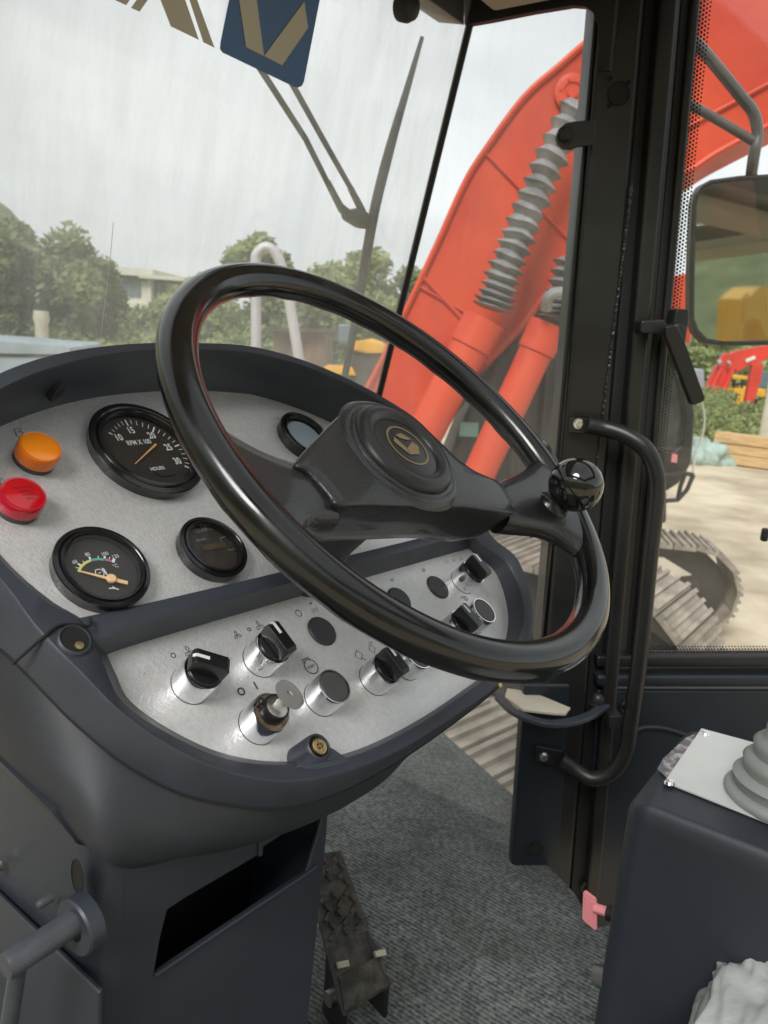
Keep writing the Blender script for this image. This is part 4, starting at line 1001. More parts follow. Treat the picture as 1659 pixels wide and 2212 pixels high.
# foot pedal
zt = FZ + .03
def pz(x, y, z): return onz(x, y, z)
pd = thing('foot_pedal', V((pz(760, 2150, FZ).x, pz(760, 2150, FZ).y, FZ)), 'muddy steel foot pedal plate with raised treads beside the pedestal', 'pedal')
p0, p1, p2, p3 = onz(652, 1850, FZ + .20), onz(736, 1836, FZ + .20), onz(846, 2130, FZ + .06), onz(740, 2196, FZ + .06)
up = (p1 - p0).cross(p3 - p0).normalized(); up = up if up.z > 0 else -up
MB().slab([p0, p1, p2, p3], -up * .006).go('pedal_plate', M['pedalm'], pd, bevel=.002)
def bil(u, v): return (p0.lerp(p1, u)).lerp(p3.lerp(p2, u), v)
for j in range(9):
    for i in range(3):
        if random.random() < .12: continue
        u, v = .2 + .3 * i + .07 * (j % 2), .05 + j * .062
        a = bil(u, v); tdir = (bil(u + .1, v + (.05 if (i + j) % 2 else -.03)) - a).normalized()
        MB().tube([a - tdir * .006 + up * .001, a + tdir * .006 + up * .001], .0028, 6).go('tread', M['pedalm'], pd)
for u, v in ((.12, .70), (.88, .74)):
    a = bil(u, v); MB().slab([a, a + (p1 - p0).normalized() * .016, a + (p1 - p0).normalized() * .016 + (p3 - p0).normalized() * .008, a + (p3 - p0).normalized() * .008], up * .012).go('tread', M['dust'], pd, bevel=.001)
MB().slab([bil(.1, .78), bil(.9, .78), bil(.95, .98), bil(.05, .98)], up * .004).go('toe_plate', M['pedalm'], pd, bevel=.001)
MB().slab([bil(.02, .6), bil(.02, 1.0), V((bil(.02, 1).x, bil(.02, 1).y, FZ + .01)), V((bil(.02, .6).x, bil(.02, .6).y, FZ + .01))], (p1 - p0).normalized() * .005).go('pedal_bracket', M['black'], pd)
MB().slab([bil(.95, .6), bil(.95, 1.0), V((bil(.95, 1).x, bil(.95, 1).y, FZ + .01)), V((bil(.95, .6).x, bil(.95, .6).y, FZ + .01))], -(p1 - p0).normalized() * .005).go('pedal_bracket', M['black'], pd)
MB().tube([bil(-.1, .88) - up * .03, bil(.3, .88) - up * .03], .011, 14).go('pivot_bolt', M['steel'], pd)

# ================================================================== OUTSIDE: NEIGHBOURING EXCAVATOR
def Y(x, y, d): return ony(x, y, d)
YB = 4.6
ex = thing('red_excavator', V((1.6, YB, GZ)), 'large orange-red excavator boom with lift cylinders parked right outside the corner window', 'excavator')
topE = [(600, 1060), (700, 960), (790, 842), (862, 700), (940, 535), (1000, 402), (1045, 328), (1130, 212), (1205, 145), (1295, 68), (1420, -20), (1560, -110), (1800, -250)]
botE = [(790, 1150), (890, 985), (985, 850), (1050, 785), (1120, 712), (1175, 640), (1245, 565), (1300, 515), (1365, 460), (1440, 400), (1500, 362), (1570, 318), (1800, 200)]
tp = crom([Y(x, y, YB) for x, y in topE], 4); bt = crom([Y(x, y, YB) for x, y in botE], 4)
BW = V((.18, .62, 0))
mb = MB(); mb.loft([[tp[i], bt[i], bt[i] + BW, tp[i] + BW] for i in range(len(tp))]); mb.go('boom', M['red'], ex, smooth=25, bevel=0)
mb = MB(); mb.tube([p - V((0, .01, 0)) for p in tp], .018, 6); mb.go('boom_flange', M['red'], ex)
mb = MB(); mb.tube([p - V((0, .01, 0)) for p in bt[12:]], .018, 6); mb.go('boom_flange', M['red'], ex)
sm_ = [tp[i].lerp(bt[min(i, len(bt) - 1)], .5) - V((0, .012, 0)) for i in range(len(tp))]
for i in (14, 24):
    MB().tube([tp[i] - V((0, .008, 0)), bt[min(i + 1, len(bt) - 1)] - V((0, .008, 0))], .009, 6).go('weld_line', M['red'], ex)
# gusset line and pin boss
MB().tube([Y(915, 600, YB - .01), Y(1000, 690, YB - .01)], .012, 6).go('weld_line', M['red'], ex)
Fp = fr(Y(1236, 200, YB - .02), V((1, 0, 0)), V((0, -1, 0)))
pb_ = MB().lathe([(.095, 0), (.095, .008), (.08, .013), (.05, .013), (.047, .006), (.03, .006), (.03, .02), (0, .02)], Fp, 32).go('pin_boss', M['red'], ex)
for a in range(6): MB().lathe([(.008, .008), (.008, .02), (0, .02)], Fp @ Matrix.Translation((.066 * math.cos(a), .066 * math.sin(a), 0)), 6).go('bolt', M['red'], pb_)
# lift cylinders
def cyl(x0, y0, x1, y1, r, yd, name='lift_cylinder'):
    a, b = Y(x0, y0, yd), Y(x1, y1, yd); ax = (b - a).normalized()
    Fc = fr(a, V((0, 1, 0)), ax); L_ = (b - a).length
    return MB().lathe([(0, 0), (r * 1.12, 0), (r * 1.12, .16), (r, .17), (r, L_)], Fc, 28, (False, True)).go(name, M['red'], ex, smooth=40)
cyl(1046, 690, 905, 960, .105, YB - .28); cyl(1185, 700, 985, 1130, .095, YB - .2)
# bellows: boots over the cylinder rods
def bellows(pts, r0, r1, n, yd):
    P = crom([Y(x, y, yd) for x, y in pts], 24); L_ = [0]
    for i in range(1, len(P)): L_.append(L_[-1] + (P[i] - P[i - 1]).length)
    T = L_[-1]; path = []; rr = []; K_ = n * 8; j = 0
    for i in range(K_ + 1):
        s = i / K_; s2 = 1 - (1 - s) ** 1.0 * 1
        # fold pitch: tight at the bottom, wide above
        u = (s ** 1.35) * T
        while j < len(L_) - 2 and L_[j + 1] < u: j += 1
        t = (u - L_[j]) / max(1e-6, L_[j + 1] - L_[j]); path.append(P[j].lerp(P[j + 1], t))
        ph = (i % 8) / 8; tri = abs(2 * ph - 1); base_ = r0 + (r1 - r0) * s; amp = .38
        rr.append(base_ * (1 - amp * (tri ** .8)) * (1 + .04 * noise.noise(V((i * .37, 1, 2)))))
    m_ = MB(); m_.tube(path, rr, 28)
    for k in range(len(m_.v)):
        v = m_.v[k]; m_.v[k] = v + V((noise.noise(v * 9), noise.noise(v * 9 + V((5, 5, 5))), noise.noise(v * 9 + V((9, 2, 1))))) * .012
    return m_.go('rod_bellows', M['bellows'], ex, smooth=35)
bellows([(1062, 668), (1085, 600), (1112, 530), (1148, 440), (1182, 360), (1215, 290), (1248, 225)], .112, .088, 18, YB - .28)
bellows([(1205, 690), (1216, 640), (1236, 560)], .12, .1, 8, YB - .2)
MB().tube(crom([Y(1180, 668, YB - .35), Y(1186, 640, YB - .4), Y(1215, 632, YB - .4), Y(1240, 650, YB - .3)], 6), .03, 10).go('hose', M['bellows'], ex)
# grimy body behind the cylinders
mb = MB(); mb.slab([Y(x, y, YB + .2) for x, y in ((1165, 650), (1290, 640), (1330, 700), (1330, 1500), (940, 1500), (930, 1100), (1010, 900), (1085, 760))], V((.1, 1.6, 0))); mb.go('engine_housing', M['machine'], ex, bevel=.03)
mb = MB(); mb.box(Y(893, 680, YB + .9), V((.12, 0, 0)), V((0, .1, 0)), Z * .14); mb.go('work_lamp', M['machine'], ex, bevel=.03)
MB().slab([Y(x, y, YB + .17) for x, y in ((994, 912), (1034, 914), (1032, 944), (992, 942))], V((0, .02, 0))).go('green_label', M['greenlabel'], ex, smooth=0)
MB().slab([Y(x, y, YB + .17) for x, y in ((1096, 1180), (1128, 1186), (1126, 1216), (1094, 1208))], V((0, .02, 0))).go('white_label', M['dust'], ex, smooth=0)
for x in (1120, 1180, 1225): MB().tube([Y(x, 790, YB + .19), Y(x - 40, 1350, YB + .19)], .018, 6).go('body_rib', M['machine'], ex)
# the boom seen through the side window: underside flange line
MB().tube([Y(1440, 300, YB - .01), Y(1520, 255, YB - .01), Y(1700, 160, YB - .01)], .012, 6).go('weld_line', M['red'], ex)
# the lower boom seen left of the mirror
MB().slab([Y(x, y, 7.0) for x, y in ((1440, 600), (1475, 592), (1500, 590), (1490, 740), (1430, 740))], V((.2, .5, 0))).go('stick_end', M['red'], ex, bevel=.02)

# ---- crawler tracks
def track(name, P, az, L, r, wd, label, logos=False):
    root = thing(name, P, label, 'track')
    ax = dirv(az); sd = V((ax.y, -ax.x, 0))
    pitch = .175; per = 2 * L + 2 * math.pi * r; n = int(per / pitch); pitch = per / n
    pm = None
    def pth(s):
        s %= per
        if s < L: return V((0, 0, 0)) + ax * (s - L / 2) + Z * 2 * r, ax, Z
        s -= L
        if s < math.pi * r:
            a = s / r; return ax * (L / 2 + r * math.sin(a)) + Z * (r + r * math.cos(a)), ax * math.cos(a) - Z * math.sin(a), ax * math.sin(a) + Z * math.cos(a)
        s -= math.pi * r
        if s < L: return ax * (L / 2 - s), -ax, -Z
        s -= L; a = s / r
        return ax * (-L / 2 - r * math.sin(a)) + Z * (r - r * math.cos(a)), -ax * math.cos(a) + Z * math.sin(a), -ax * math.sin(a) - Z * math.cos(a)
    me = None
    for i in range(n):
        p, t, nn = pth(i * pitch)
        if me is None:
            b = MB(); X, Y_, Z_ = V((1, 0, 0)), V((0, 1, 0)), V((0, 0, 1))
            b.box((0, 0, -.012), X * pitch * .47, Y_ * wd / 2, Z_ * .012)
            for gx in (-.38, -.02, .36): b.box((gx * pitch, 0, .011), X * .012, Y_ * wd / 2 * .99, Z_ * .012)
            o = b.go('track_pad', M['trackpad'], None, smooth=0); me = o.data; oc = o.location.copy()
        else:
            o = bpy.data.objects.new('track_pad', me); COL.objects.link(o)
        y_ = nn.cross(t)
        mm = Matrix(((t.x, y_.x, nn.x, 0), (t.y, y_.y, nn.y, 0), (t.z, y_.z, nn.z, 0), (0, 0, 0, 1)))
        o.parent = root; mm2 = Matrix.Translation(p) @ mm; mm2.translation = p + (mm.to_3x3() @ oc); o.matrix_local = mm2
    root.location = P
    # chain core, side frame, idlers
    m_ = MB(); ring1 = []; 
    for sgn in (-1, 1):
        pass
    poly = [pth(i * per / 60)[0] - pth(i * per / 60)[2] * .06 for i in range(60)]
    m_.slab([p - sd * wd * .2 for p in poly], sd * wd * .4); m_.go('track_frame', M['trackdark'], root, world=False, bevel=.01)
    for e in (-1, 1):
        Fi = fr(ax * e * L / 2 + Z * r, ax, sd)
        MB().lathe([(0, -wd * .24), (r * .3, -wd * .24), (r * .34, -wd * .22), (r * .78, -wd * .22), (r * .8, -wd * .2), (r * .8, wd * .2), (r * .78, wd * .22), (r * .34, wd * .22), (r * .3, wd * .26), (0, wd * .26)], Fi, 36).go('idler_wheel', M['trackdark'], root, world=False)
    return root, ax, sd
# near track belongs to the big red machine's undercarriage
ax = dirv(126); sdn = dirv(36)
e1 = onz(1400, 1216, GZ + 1.0) - sdn * .3
tr1, ax1, sd1 = track('crawler_track', V((e1.x, e1.y, GZ + .02)) - ax * 1.5, 126, 3.0, .48, .6, 'dusty steel crawler track ending just behind the lower left corner of the side window')
e1 = onz(1175, 1655, GZ + .9) + sdn * .3
tr3, ax3, sd3 = track('crawler_track', V((e1.x, e1.y, GZ + .02)) - ax * 1.5, 137, 3.0, .40, .6, 'nearer crawler track seen between the dashboard and the pillar above the carpet edge')
# far track under the black cab
e2 = onz(1500, 1290, GZ + .35)
ax = dirv(97)
tr2, ax2, sd2 = track('crawler_track', V((e2.x, e2.y, GZ + .02)) - ax * 1.45 + V((0, .25, 0)), 97, 2.9, .36, .5, 'far crawler track with dark side plate under the black cab on the concrete')
pB_ = V((e2.x, e2.y, GZ))
MB().slab([ax2 * -.1 - sd2 * -.0 + Z * .63 + sd2 * .27, ax2 * 1.2 + Z * .63 + sd2 * .27, ax2 * 1.42 + Z * .52 + sd2 * .27, ax2 * 1.2 + Z * .47 + sd2 * .27, ax2 * .9 + Z * .5 + sd2 * .27, ax2 * .6 + Z * .46 + sd2 * .27, ax2 * -.1 + Z * .5 + sd2 * .27], sd2 * .03).go('track_guard', M['dust'], tr2, world=False)
for a, zz in ((1.25, .12), (1.55, .2), (1.0, .3)):
    MB().lathe([(.025, 0), (.025, .02), (0, .02)], fr(ax2 * a + Z * zz + sd2 * .14, ax2, sd2), 8).go('bolt', M['dust'], tr2, world=False)

# ---- neighbouring black cab
YC = 6.0
bc = thing('black_machine_cab', V((Y(1450, 1080, YC).x, YC, GZ)), 'black cab with rounded glazing of another excavator behind the side window', 'machine cab')
pr = [(1330, 735), (1440, 735), (1462, 752), (1482, 800), (1494, 850), (1500, 900), (1492, 1000), (1482, 1020), (1465, 1045), (1440, 1060), (1330, 1060)]
hol = [(1340, 770), (1436, 765), (1456, 785), (1470, 840), (1478, 900), (1472, 960), (1455, 975), (1340, 985)]
MB().hole([Y(x, y, YC) for x, y in pr], [Y(x, y, YC) for x, y in hol], V((.05, .12, 0))).go('cab_frame', M['cabblack'], bc, bevel=.02)
MB().hole([Y(x, y, YC) + V((.2, 1.1, 0)) for x, y in pr], [Y(x, y, YC) + V((.2, 1.1, 0)) for x, y in hol], V((.05, .12, 0))).go('cab_frame', M['cabblack'], bc, bevel=.02)
MB().slab([Y(x, y, YC + .06) for x, y in hol], V((0, .01, 0))).go('cab_glass', mat('dark_cab_glass', (.06, .065, .065), .08, var=.5, vscale=3), bc, smooth=0)
mb = MB(); mb.slab([Y(x, y, YC + .1) for x, y in ((1330, 1000), (1488, 1005), (1465, 1045), (1440, 1062), (1330, 1062))], V((.2, 1.1, 0))); mb.go('cab_body', M['cabblack'], bc, bevel=.02)
mb = MB(); mb.slab([Y(x, y, YC + .1) for x, y in ((1330, 732), (1440, 732), (1450, 742), (1330, 744))], V((.2, 1.1, 0))); mb.go('cab_roof', M['cabblack'], bc, bevel=.02)
for pts in ([(1432, 1026), (1478, 1022), (1498, 1026)], [(1432, 1082), (1464, 1080), (1484, 1058), (1498, 1026)], [(1464, 1080), (1470, 1050), (1480, 1024)]):
    MB().tube([Y(x, y, YC - .15) for x, y in pts], .018, 8).go('step_rail', M['cabblack'], bc)
MB().slab([Y(x, y, YC - .02) for x, y in ((1452, 980), (1464, 982), (1462, 1000), (1450, 998))], V((0, .02, 0))).go('lamp', M['pink'], bc, smooth=0)
MB().tube(crom([Y(1516, 868, YC), Y(1522, 905, YC), Y(1516, 945, YC), Y(1502, 980, YC), Y(1496, 1020, YC), Y(1486, 1040, YC)], 6), .008, 6).go('hanging_cable', M['cablewhite'], bc)
mb = MB(); mb.slab([Y(x, y, YC + .2) for x, y in ((1200, 1060), (1440, 1060), (1440, 1130), (1200, 1130))], V((.2, 1.2, 0))); mb.go('cab_deck', M['machine'], bc, bevel=.02)

# ---- far excavators on the right
def far_ex(px, Yd, m_, label, flip=1, sc=1.0):
    g = V((ony(px, 900, Yd).x, Yd, GZ))
    r = thing('far_excavator', g, label, 'excavator', 'excavators parked at the far side of the yard')
    def lp(x, z, y=0): return V((x * flip * sc, y * sc, z * sc))
    for sy in (-.9, .9):
        MB().slab([lp(-1.8, .15, sy), lp(-1.6, 0, sy), lp(1.6, 0, sy), lp(1.8, .2, sy), lp(1.75, .6, sy), lp(1.5, .75, sy), lp(-1.5, .75, sy), lp(-1.75, .6, sy)], V((0, .45 * sc, 0))).go('track', M['trackdark'], r, world=False, bevel=.04)
    MB().slab([lp(-2.1, .95, -1.1), lp(.9, .95, -1.1), lp(1.0, 1.2, -1.1), lp(.4, 1.9, -1.1), lp(-1.6, 2.0, -1.1), lp(-2.2, 1.7, -1.1)], V((0, 2.2 * sc, 0))).go('upper_body', m_, r, world=False, bevel=.06)
    MB().slab([lp(-2.35, .95, -1.0), lp(-1.95, .95, -1.0), lp(-1.95, 1.8, -1.0), lp(-2.3, 1.7, -1.0)], V((0, 2 * sc, 0))).go('counterweight', m_, r, world=False, bevel=.06)
    cb = MB().slab([lp(-.1, 1.4, -1.15), lp(1.2, 1.2, -1.15), lp(1.35, 1.9, -1.15), lp(1.05, 2.85, -1.15), lp(-.1, 2.9, -1.15)], V((0, .9 * sc, 0))).go('cab', M['cabblack'], r, world=False, bevel=.05)
    MB().slab([lp(.0, 1.9, -1.17), lp(1.1, 1.9, -1.17), lp(.95, 2.7, -1.17), lp(.0, 2.7, -1.17)], V((0, .01, 0))).go('window', M['bglass'], cb, smooth=0)
    bm_ = MB(); seg = crom([lp(.6, 1.5, 0), lp(1.3, 3.0, 0), lp(2.3, 4.1, 0), lp(3.6, 4.4, 0), lp(4.9, 4.1, 0)], 4)
    rr_ = [.28, .32, .36, .38, .42, .44, .46, .46, .46, .44, .4, .36, .32, .3, .26, .22, .2]
    rings = []
    for i, p in enumerate(seg):
        t = (seg[min(i + 1, len(seg) - 1)] - seg[max(0, i - 1)]).normalized(); nn = V((-t.z, 0, t.x)) * rr_[i] * sc
        rings.append([p - nn - V((0, .22, 0)), p + nn - V((0, .22, 0)), p + nn + V((0, .22, 0)), p - nn + V((0, .22, 0))])
    bm_.loft(rings); bm_.go('boom', m_, r, world=False)
    MB().slab([lp(4.6, 4.5, -.2), lp(5.1, 4.3, -.2), lp(4.5, 1.3, -.2), lp(4.2, 1.3, -.2)], V((0, .4 * sc, 0))).go('stick', m_, r, world=False, bevel=.02)
    MB().slab([lp(4.1, 1.4, -.5), lp(4.7, 1.3, -.5), lp(4.9, .7, -.5), lp(4.4, .2, -.5), lp(3.8, .3, -.5)], V((0, 1.0 * sc, 0))).go('bucket', M['machine'], r, world=False, bevel=.03)
    a, b = lp(1.3, 1.3, -.35), lp(2.5, 3.8, -.35)
    MB().tube([a, b], .09 * sc, 10).go('lift_cylinder', m_, r, world=False)
    return r
def pz_(L_, d): return [Y(1426.4 + x * .1488, 713.2 + y * .1488, d) for x, y in L_]
fx = thing('far_excavator', V((Y(1520, 900, 26).x, 26, GZ)), 'bright red excavator with folded boom across the yard behind the shrubs', 'excavator', 'excavators parked at the far side of the yard')
MB().slab(pz_([(640, 960), (740, 690), (830, 520), (930, 345), (1010, 335), (1065, 420), (1085, 560), (1020, 760), (950, 900), (850, 1000), (780, 1000)], 26), V((.1, .5, 0))).go('boom', M['red2'], fx, bevel=.03)
MB().slab(pz_([(1020, 345), (1120, 300), (1400, 250), (1600, 215), (1600, 390), (1430, 470), (1300, 500), (1120, 610), (1075, 545)], 26), V((.1, .5, 0))).go('boom_tip', M['red2'], fx, bevel=.03)
MB().slab(pz_([(1340, 500), (1500, 480), (1470, 700), (1380, 1000), (1310, 1120), (1280, 1250), (1240, 1250), (1230, 1060), (1280, 800)], 25.8), V((.1, .4, 0))).go('stick', M['red2'], fx, bevel=.02)
MB().slab(pz_([(340, 980), (640, 1000), (1110, 1030), (1120, 1160), (1000, 1240), (780, 1260), (720, 1400), (450, 1400), (420, 1120)], 25.5), V((.3, 2.4, 0))).go('upper_body', M['red2'], fx, bevel=.05)
MB().slab(pz_([(430, 1400), (800, 1380), (1100, 1300), (1100, 1460), (430, 1480)], 25.7), V((.3, 2.2, 0))).go('track', M['trackdark'], fx, bevel=.05)
MB().slab(pz_([(1240, 425), (1370, 370), (1385, 415), (1250, 470)], 25.95), V((0, .03, 0))).go('white_label', M['white'], fx, smooth=0)
MB().slab(pz_([(575, 1225), (710, 1225), (705, 1310), (570, 1300)], 25.45), V((0, .03, 0))).go('yellow_label', M['yellow'], fx, smooth=0)
MB().slab(pz_([(430, 1130), (560, 1120), (560, 1200), (450, 1215)], 25.45), V((0, .03, 0))).go('white_label', M['dimwhite'], fx, smooth=0)
MB().slab(pz_([(490, 570), (640, 565), (655, 900), (620, 990), (300, 960), (300, 700)], 28), V((0, 1.5, 0))).go('engine_cover', M['truck'], fx, bevel=.05)
for a_, b_2 in (((700, 950), (880, 560)), ((880, 960), (1060, 560))):
    p1_, p2_ = pz_([a_, b_2], 25.9); MB().tube([p1_, p2_], .07, 8).go('lift_cylinder', M['red2'], fx)
for a_, b_2 in (((830, 480), (880, 460)), ((980, 490), (1010, 470))):
    p1_, p2_ = pz_([a_, b_2], 25.8); MB().tube([p1_, p2_], .09, 8).go('pin', M['dimwhite'], fx)
fy = thing('far_excavator', V((Y(1625, 900, 34).x, 34, GZ)), 'yellow machine with open canopy standing behind the red excavator at the right', 'excavator', 'excavators parked at the far side of the yard')
MB().slab(pz_([(1060, 670), (1300, 670), (1295, 720), (1060, 712)], 34), V((0, 1.5, 0))).go('canopy', M['yellow'], fy, bevel=.03)
for x_ in (1075, 1190, 1290):
    p1_, p2_ = pz_([(x_, 715), (x_ - 8, 860)], 34.1); MB().tube([p1_, p2_], .05, 6).go('canopy_post', M['cabblack'], fy)
MB().slab(pz_([(1050, 850), (1290, 845), (1290, 1000), (1210, 1150), (1130, 1150), (1100, 1020), (1045, 1000)], 34), V((0, 2, 0))).go('body', M['yellow'], fy, bevel=.04)
MB().slab(pz_([(1385, 880), (1450, 850), (1540, 860), (1530, 975), (1390, 985)], 34), V((0, 2, 0))).go('hood', M['yellow'], fy, bevel=.05)
MB().slab(pz_([(1300, 985), (1540, 985), (1530, 1080), (1300, 1070)], 34.2), V((0, 2, 0))).go('chassis', M['cabblack'], fy, bevel=.05)
MB().slab(pz_([(1350, 1080), (1540, 1075), (1500, 1150), (1350, 1150)], 34), V((0, 2, 0))).go('wheel_guard', M['yellow'], fy, bevel=.05)
MB().slab(pz_([(1380, 600), (1600, 600), (1600, 850), (1400, 850)], 37), V((0, 2, 0))).go('cab', M['bglass'], fy, bevel=.05)
d0_ = mc.normalized(); r0_ = d0_ - MN * 2 * d0_.dot(MN); r0_ = V((r0_.x, r0_.y, 0)).normalized()
g_ = mc + r0_ * 17; bz = far_ex(0, 20, M['yellow'], 'yellow excavator standing behind the cab, seen only in the side mirror', sc=.9)
bz.location = V((g_.x + 1.0, g_.y, GZ)); bz.rotation_euler = (0, 0, rad(120))
# low shrubs, timber, post, tarp on the right
def leaves(n, size, fn, m_, name, parent=None, world=True, kind=None):
    vs = []; fs = []
    for i in range(n):
        p = fn(); a = V((random.gauss(0, 1), random.gauss(0, 1), random.gauss(0, .7))).normalized(); b = a.cross(V((random.random(), random.random(), random.random() - .5))).normalized()
        s = size * random.uniform(.6, 1.3); k = len(vs)
        vs += [p - a * s, p + b * s * .45, p + a * s, p - b * s * .45]; fs.append((k, k + 1, k + 2, k + 3))
    return mk(name, vs, fs, m_, parent, smooth=0, world=world, kind=kind)
def shrub(px, Yd, w_, h_, label, m_='leaf2', zb=None, group='shrubs along the edge of the yard', lsz=.07, n=2600):
    c = V((ony(px, 900, Yd).x, Yd, GZ if zb is None else zb))
    r = thing('shrub', c, label, 'shrub', group)
    cl_ = [(V((random.uniform(-1, 1) * w_ * .8, random.uniform(-.5, .5) * w_, random.uniform(.25, .8) * h_)), random.uniform(.25, .5) * min(w_, h_)) for _ in range(16)]
    def fn():
        c0, r0 = random.choice(cl_); d = V((random.gauss(0, 1), random.gauss(0, 1), random.gauss(0, 1))).normalized(); return c0 + d * r0 * random.uniform(.6, 1.05)
    leaves(n, lsz, fn, M[m_], 'foliage', r, world=False)
    m2 = MB()
    for k in range(6):
        b = V((random.uniform(-.3, .3) * w_, 0, 0)); m2.tube([b, b * 1.5 + Z * h_ * .7], [.03, .012], 5)
    m2.go('stems', M['bark'], r, world=False)
    return r
shrub(1575, 19, 1.0, 1.15, 'low green shrub between the tarp and the timber beam in front of the red excavator')
shrub(1625, 20, 1.1, 1.3, 'tall-stemmed shrub behind the pale timber beam')
shrub(1525, 22, .9, 1.2, 'small shrub right of the black machine cab')
tb = thing('timber_beam', onz(1590, 1010, GZ + .02), 'stack of pale sawn timber beams lying at the edge of the concrete', 'timber')
x0 = onz(1534, 998, GZ + .02); x1 = onz(1700, 1020, GZ + .02); dv = (x1 - x0).normalized(); pv = V((-dv.y, dv.x, 0))
for k, (zz, oo) in enumerate(((0, 0), (.21, .02), (.42, -.01))):
    MB().box(x0 + dv * 1.6 + pv * (.2 + oo) + Z * (.11 + zz), dv * 1.6, pv * .2, Z * .1).go('beam', M['timber'], tb, bevel=.012)
po = MB().lathe([(.12, 0), (.12, 3.2), (0, 3.2)], Matrix.Translation(V((ony(1650, 950, 17).x, 17, GZ))), 16).go('concrete_post', M['post'], None)
tag(po, 'pale concrete post standing behind the timber beam at the right edge', 'post')
def blob(name, c, sx, sy, sz, m_, label, cat, amp=.15):
    vs = []; fs = []; n1, n2 = 14, 24
    for i in range(n1 + 1):
        th = math.pi / 2 * i / n1
        for j in range(n2):
            ph = 2 * math.pi * j / n2; p = V((math.cos(th) * math.cos(ph), math.cos(th) * math.sin(ph), math.sin(th)))
            k = 1 + amp * noise.noise(p * 2.3 + c); vs.append(c + V((p.x * sx, p.y * sy, p.z * sz)) * k)
    for i in range(n1):
        for j in range(n2): a = i * n2 + j; b = i * n2 + (j + 1) % n2; fs.append((a, b, b + n2, a + n2))
    return tag(mk(name, vs, fs, m_, None, smooth=60), label, cat)
blob('tarpaulin', onz(1512, 1000, GZ), .55, .4, .5, mat('teal_tarp', (.3, .4, .36), .6, var=.3, vscale=4), 'pale teal tarpaulin bundle on the ground beside the timber', 'tarpaulin', .5)

# ================================================================== OUTSIDE: LEFT SIDE
def tree(px, Yd, htop_py, w_, label, m_='leaf1', n=9000, lsz=.16, base_r=.16):
    b = V((ony(px, 700, Yd).x, Yd, GZ)); H = ony(px, htop_py, Yd).z - GZ
    r = thing('broadleaf_tree', b, label, 'tree', 'trees beyond the yard')
    tk = [V((0, 0, 0)), V((.1, 0, H * .25)), V((-.05, .1, H * .5)), V((.1, 0, H * .75))]
    MB().tube(crom(tk, 3), [base_r * (1 - .08 * i) for i in range(10)], 8).go('trunk', M['bark'], r, world=False)
    cl_ = []
    for k in range(26):
        zz = random.uniform(.16, .97); ww_ = w_ * (1 - .72 * max(0, (zz - .55) / .45) ** 1.5) * (.75 + .25 * min(1, zz * 3))
        a = random.uniform(0, 2 * math.pi); rr_ = ww_ * math.sqrt(random.random()) * .85
        cr = random.uniform(.13, .24) * w_ + .2
        cl_.append((V((rr_ * math.cos(a), rr_ * math.sin(a), zz * H - cr * .4)), cr))
    mb = MB()
    for c0, r0 in cl_[:12]: mb.tube([V((0, 0, min(c0.z * .7, H * .6))), c0], [base_r * .35, base_r * .1], 5)
    mb.go('limbs', M['bark'], r, world=False)
    def fn():
        c0, r0 = random.choice(cl_); d = V((random.gauss(0, 1), random.gauss(0, 1), random.gauss(0, .8))).normalized()
        return c0 + d * r0 * (random.random() ** .4) * 1.1
    leaves(n, lsz, fn, M[m_], 'crown', r, world=False)
    return r
tree(28, 21, 470, 1.9, 'dense round-topped tree at the left edge of the front glass', n=9000, lsz=.13)
tree(110, 22, 490, 1.9, 'bushy tree right of the leftmost one, above the grey tarpaulin load', n=9000, lsz=.13)
tree(185, 24, 545, 1.5, 'smaller tree just left of the cream building', n=6000, lsz=.13)
tree(-90, 22, 455, 2.2, 'tree at the far left, mostly out of view', n=5000)
tree(545, 26, 498, 1.5, 'pale open-crowned tree rising behind the pipe hoop', 'leaf2', n=3600, lsz=.16)
tree(450, 28, 610, 2.2, 'low leafy tree right of the cream building', 'leaf2', n=6000)
tree(700, 27, 575, 1.9, 'leafy tree left of the wiper blade above the steering wheel', 'leaf2', n=7000)
tree(775, 28, 535, 1.8, 'taller tree behind the wiper blade', 'leaf2', n=7000)
tree(870, 29, 580, 1.6, 'tree half hidden by the red boom', 'leaf1', n=6000)
tree(620, 30, 620, 2.2, 'low tree between the pipe hoop and the wiper', 'leaf1', n=5000)
tree(360, 33, 660, 2.2, 'low tree in front of the cream building', 'leaf2', n=5000)
tree(1560, 40, 700, 3.2, 'green tree behind the far red excavator', 'leaf2', n=5000, lsz=.22)
tree(1690, 42, 690, 3.2, 'green tree at the right edge behind the yellow excavator', 'leaf1', n=5000, lsz=.22)
tree(1380, 42, 700, 3.2, 'tree hidden behind the black pillar', 'leaf1', n=3000, lsz=.22)
for k, px in enumerate((-60, 60, 150, 250, 330, 420, 500, 590, 680, 760, 860)):
    shrub(px, 20 + random.uniform(-1, 2), 1.3, random.uniform(1.3, 1.9), ('hedge bush below the left trees', 'hedge bush under the round-topped tree', 'hedge bush beside the pale stump post', 'hedge bush under the cream building', 'yellow-green bush right of the glass scratch', 'hedge bush left of the steering wheel rim', 'bush seen inside the wheel rim left of the pipe hoop', 'bush inside the pipe hoop', 'bush right of the pipe hoop', 'bush behind the wiper foot', 'bush left of the red boom')[k], 'leaf2' if k % 2 else 'leaf1', n=3000, lsz=.09, group='hedge bushes beyond the yard')
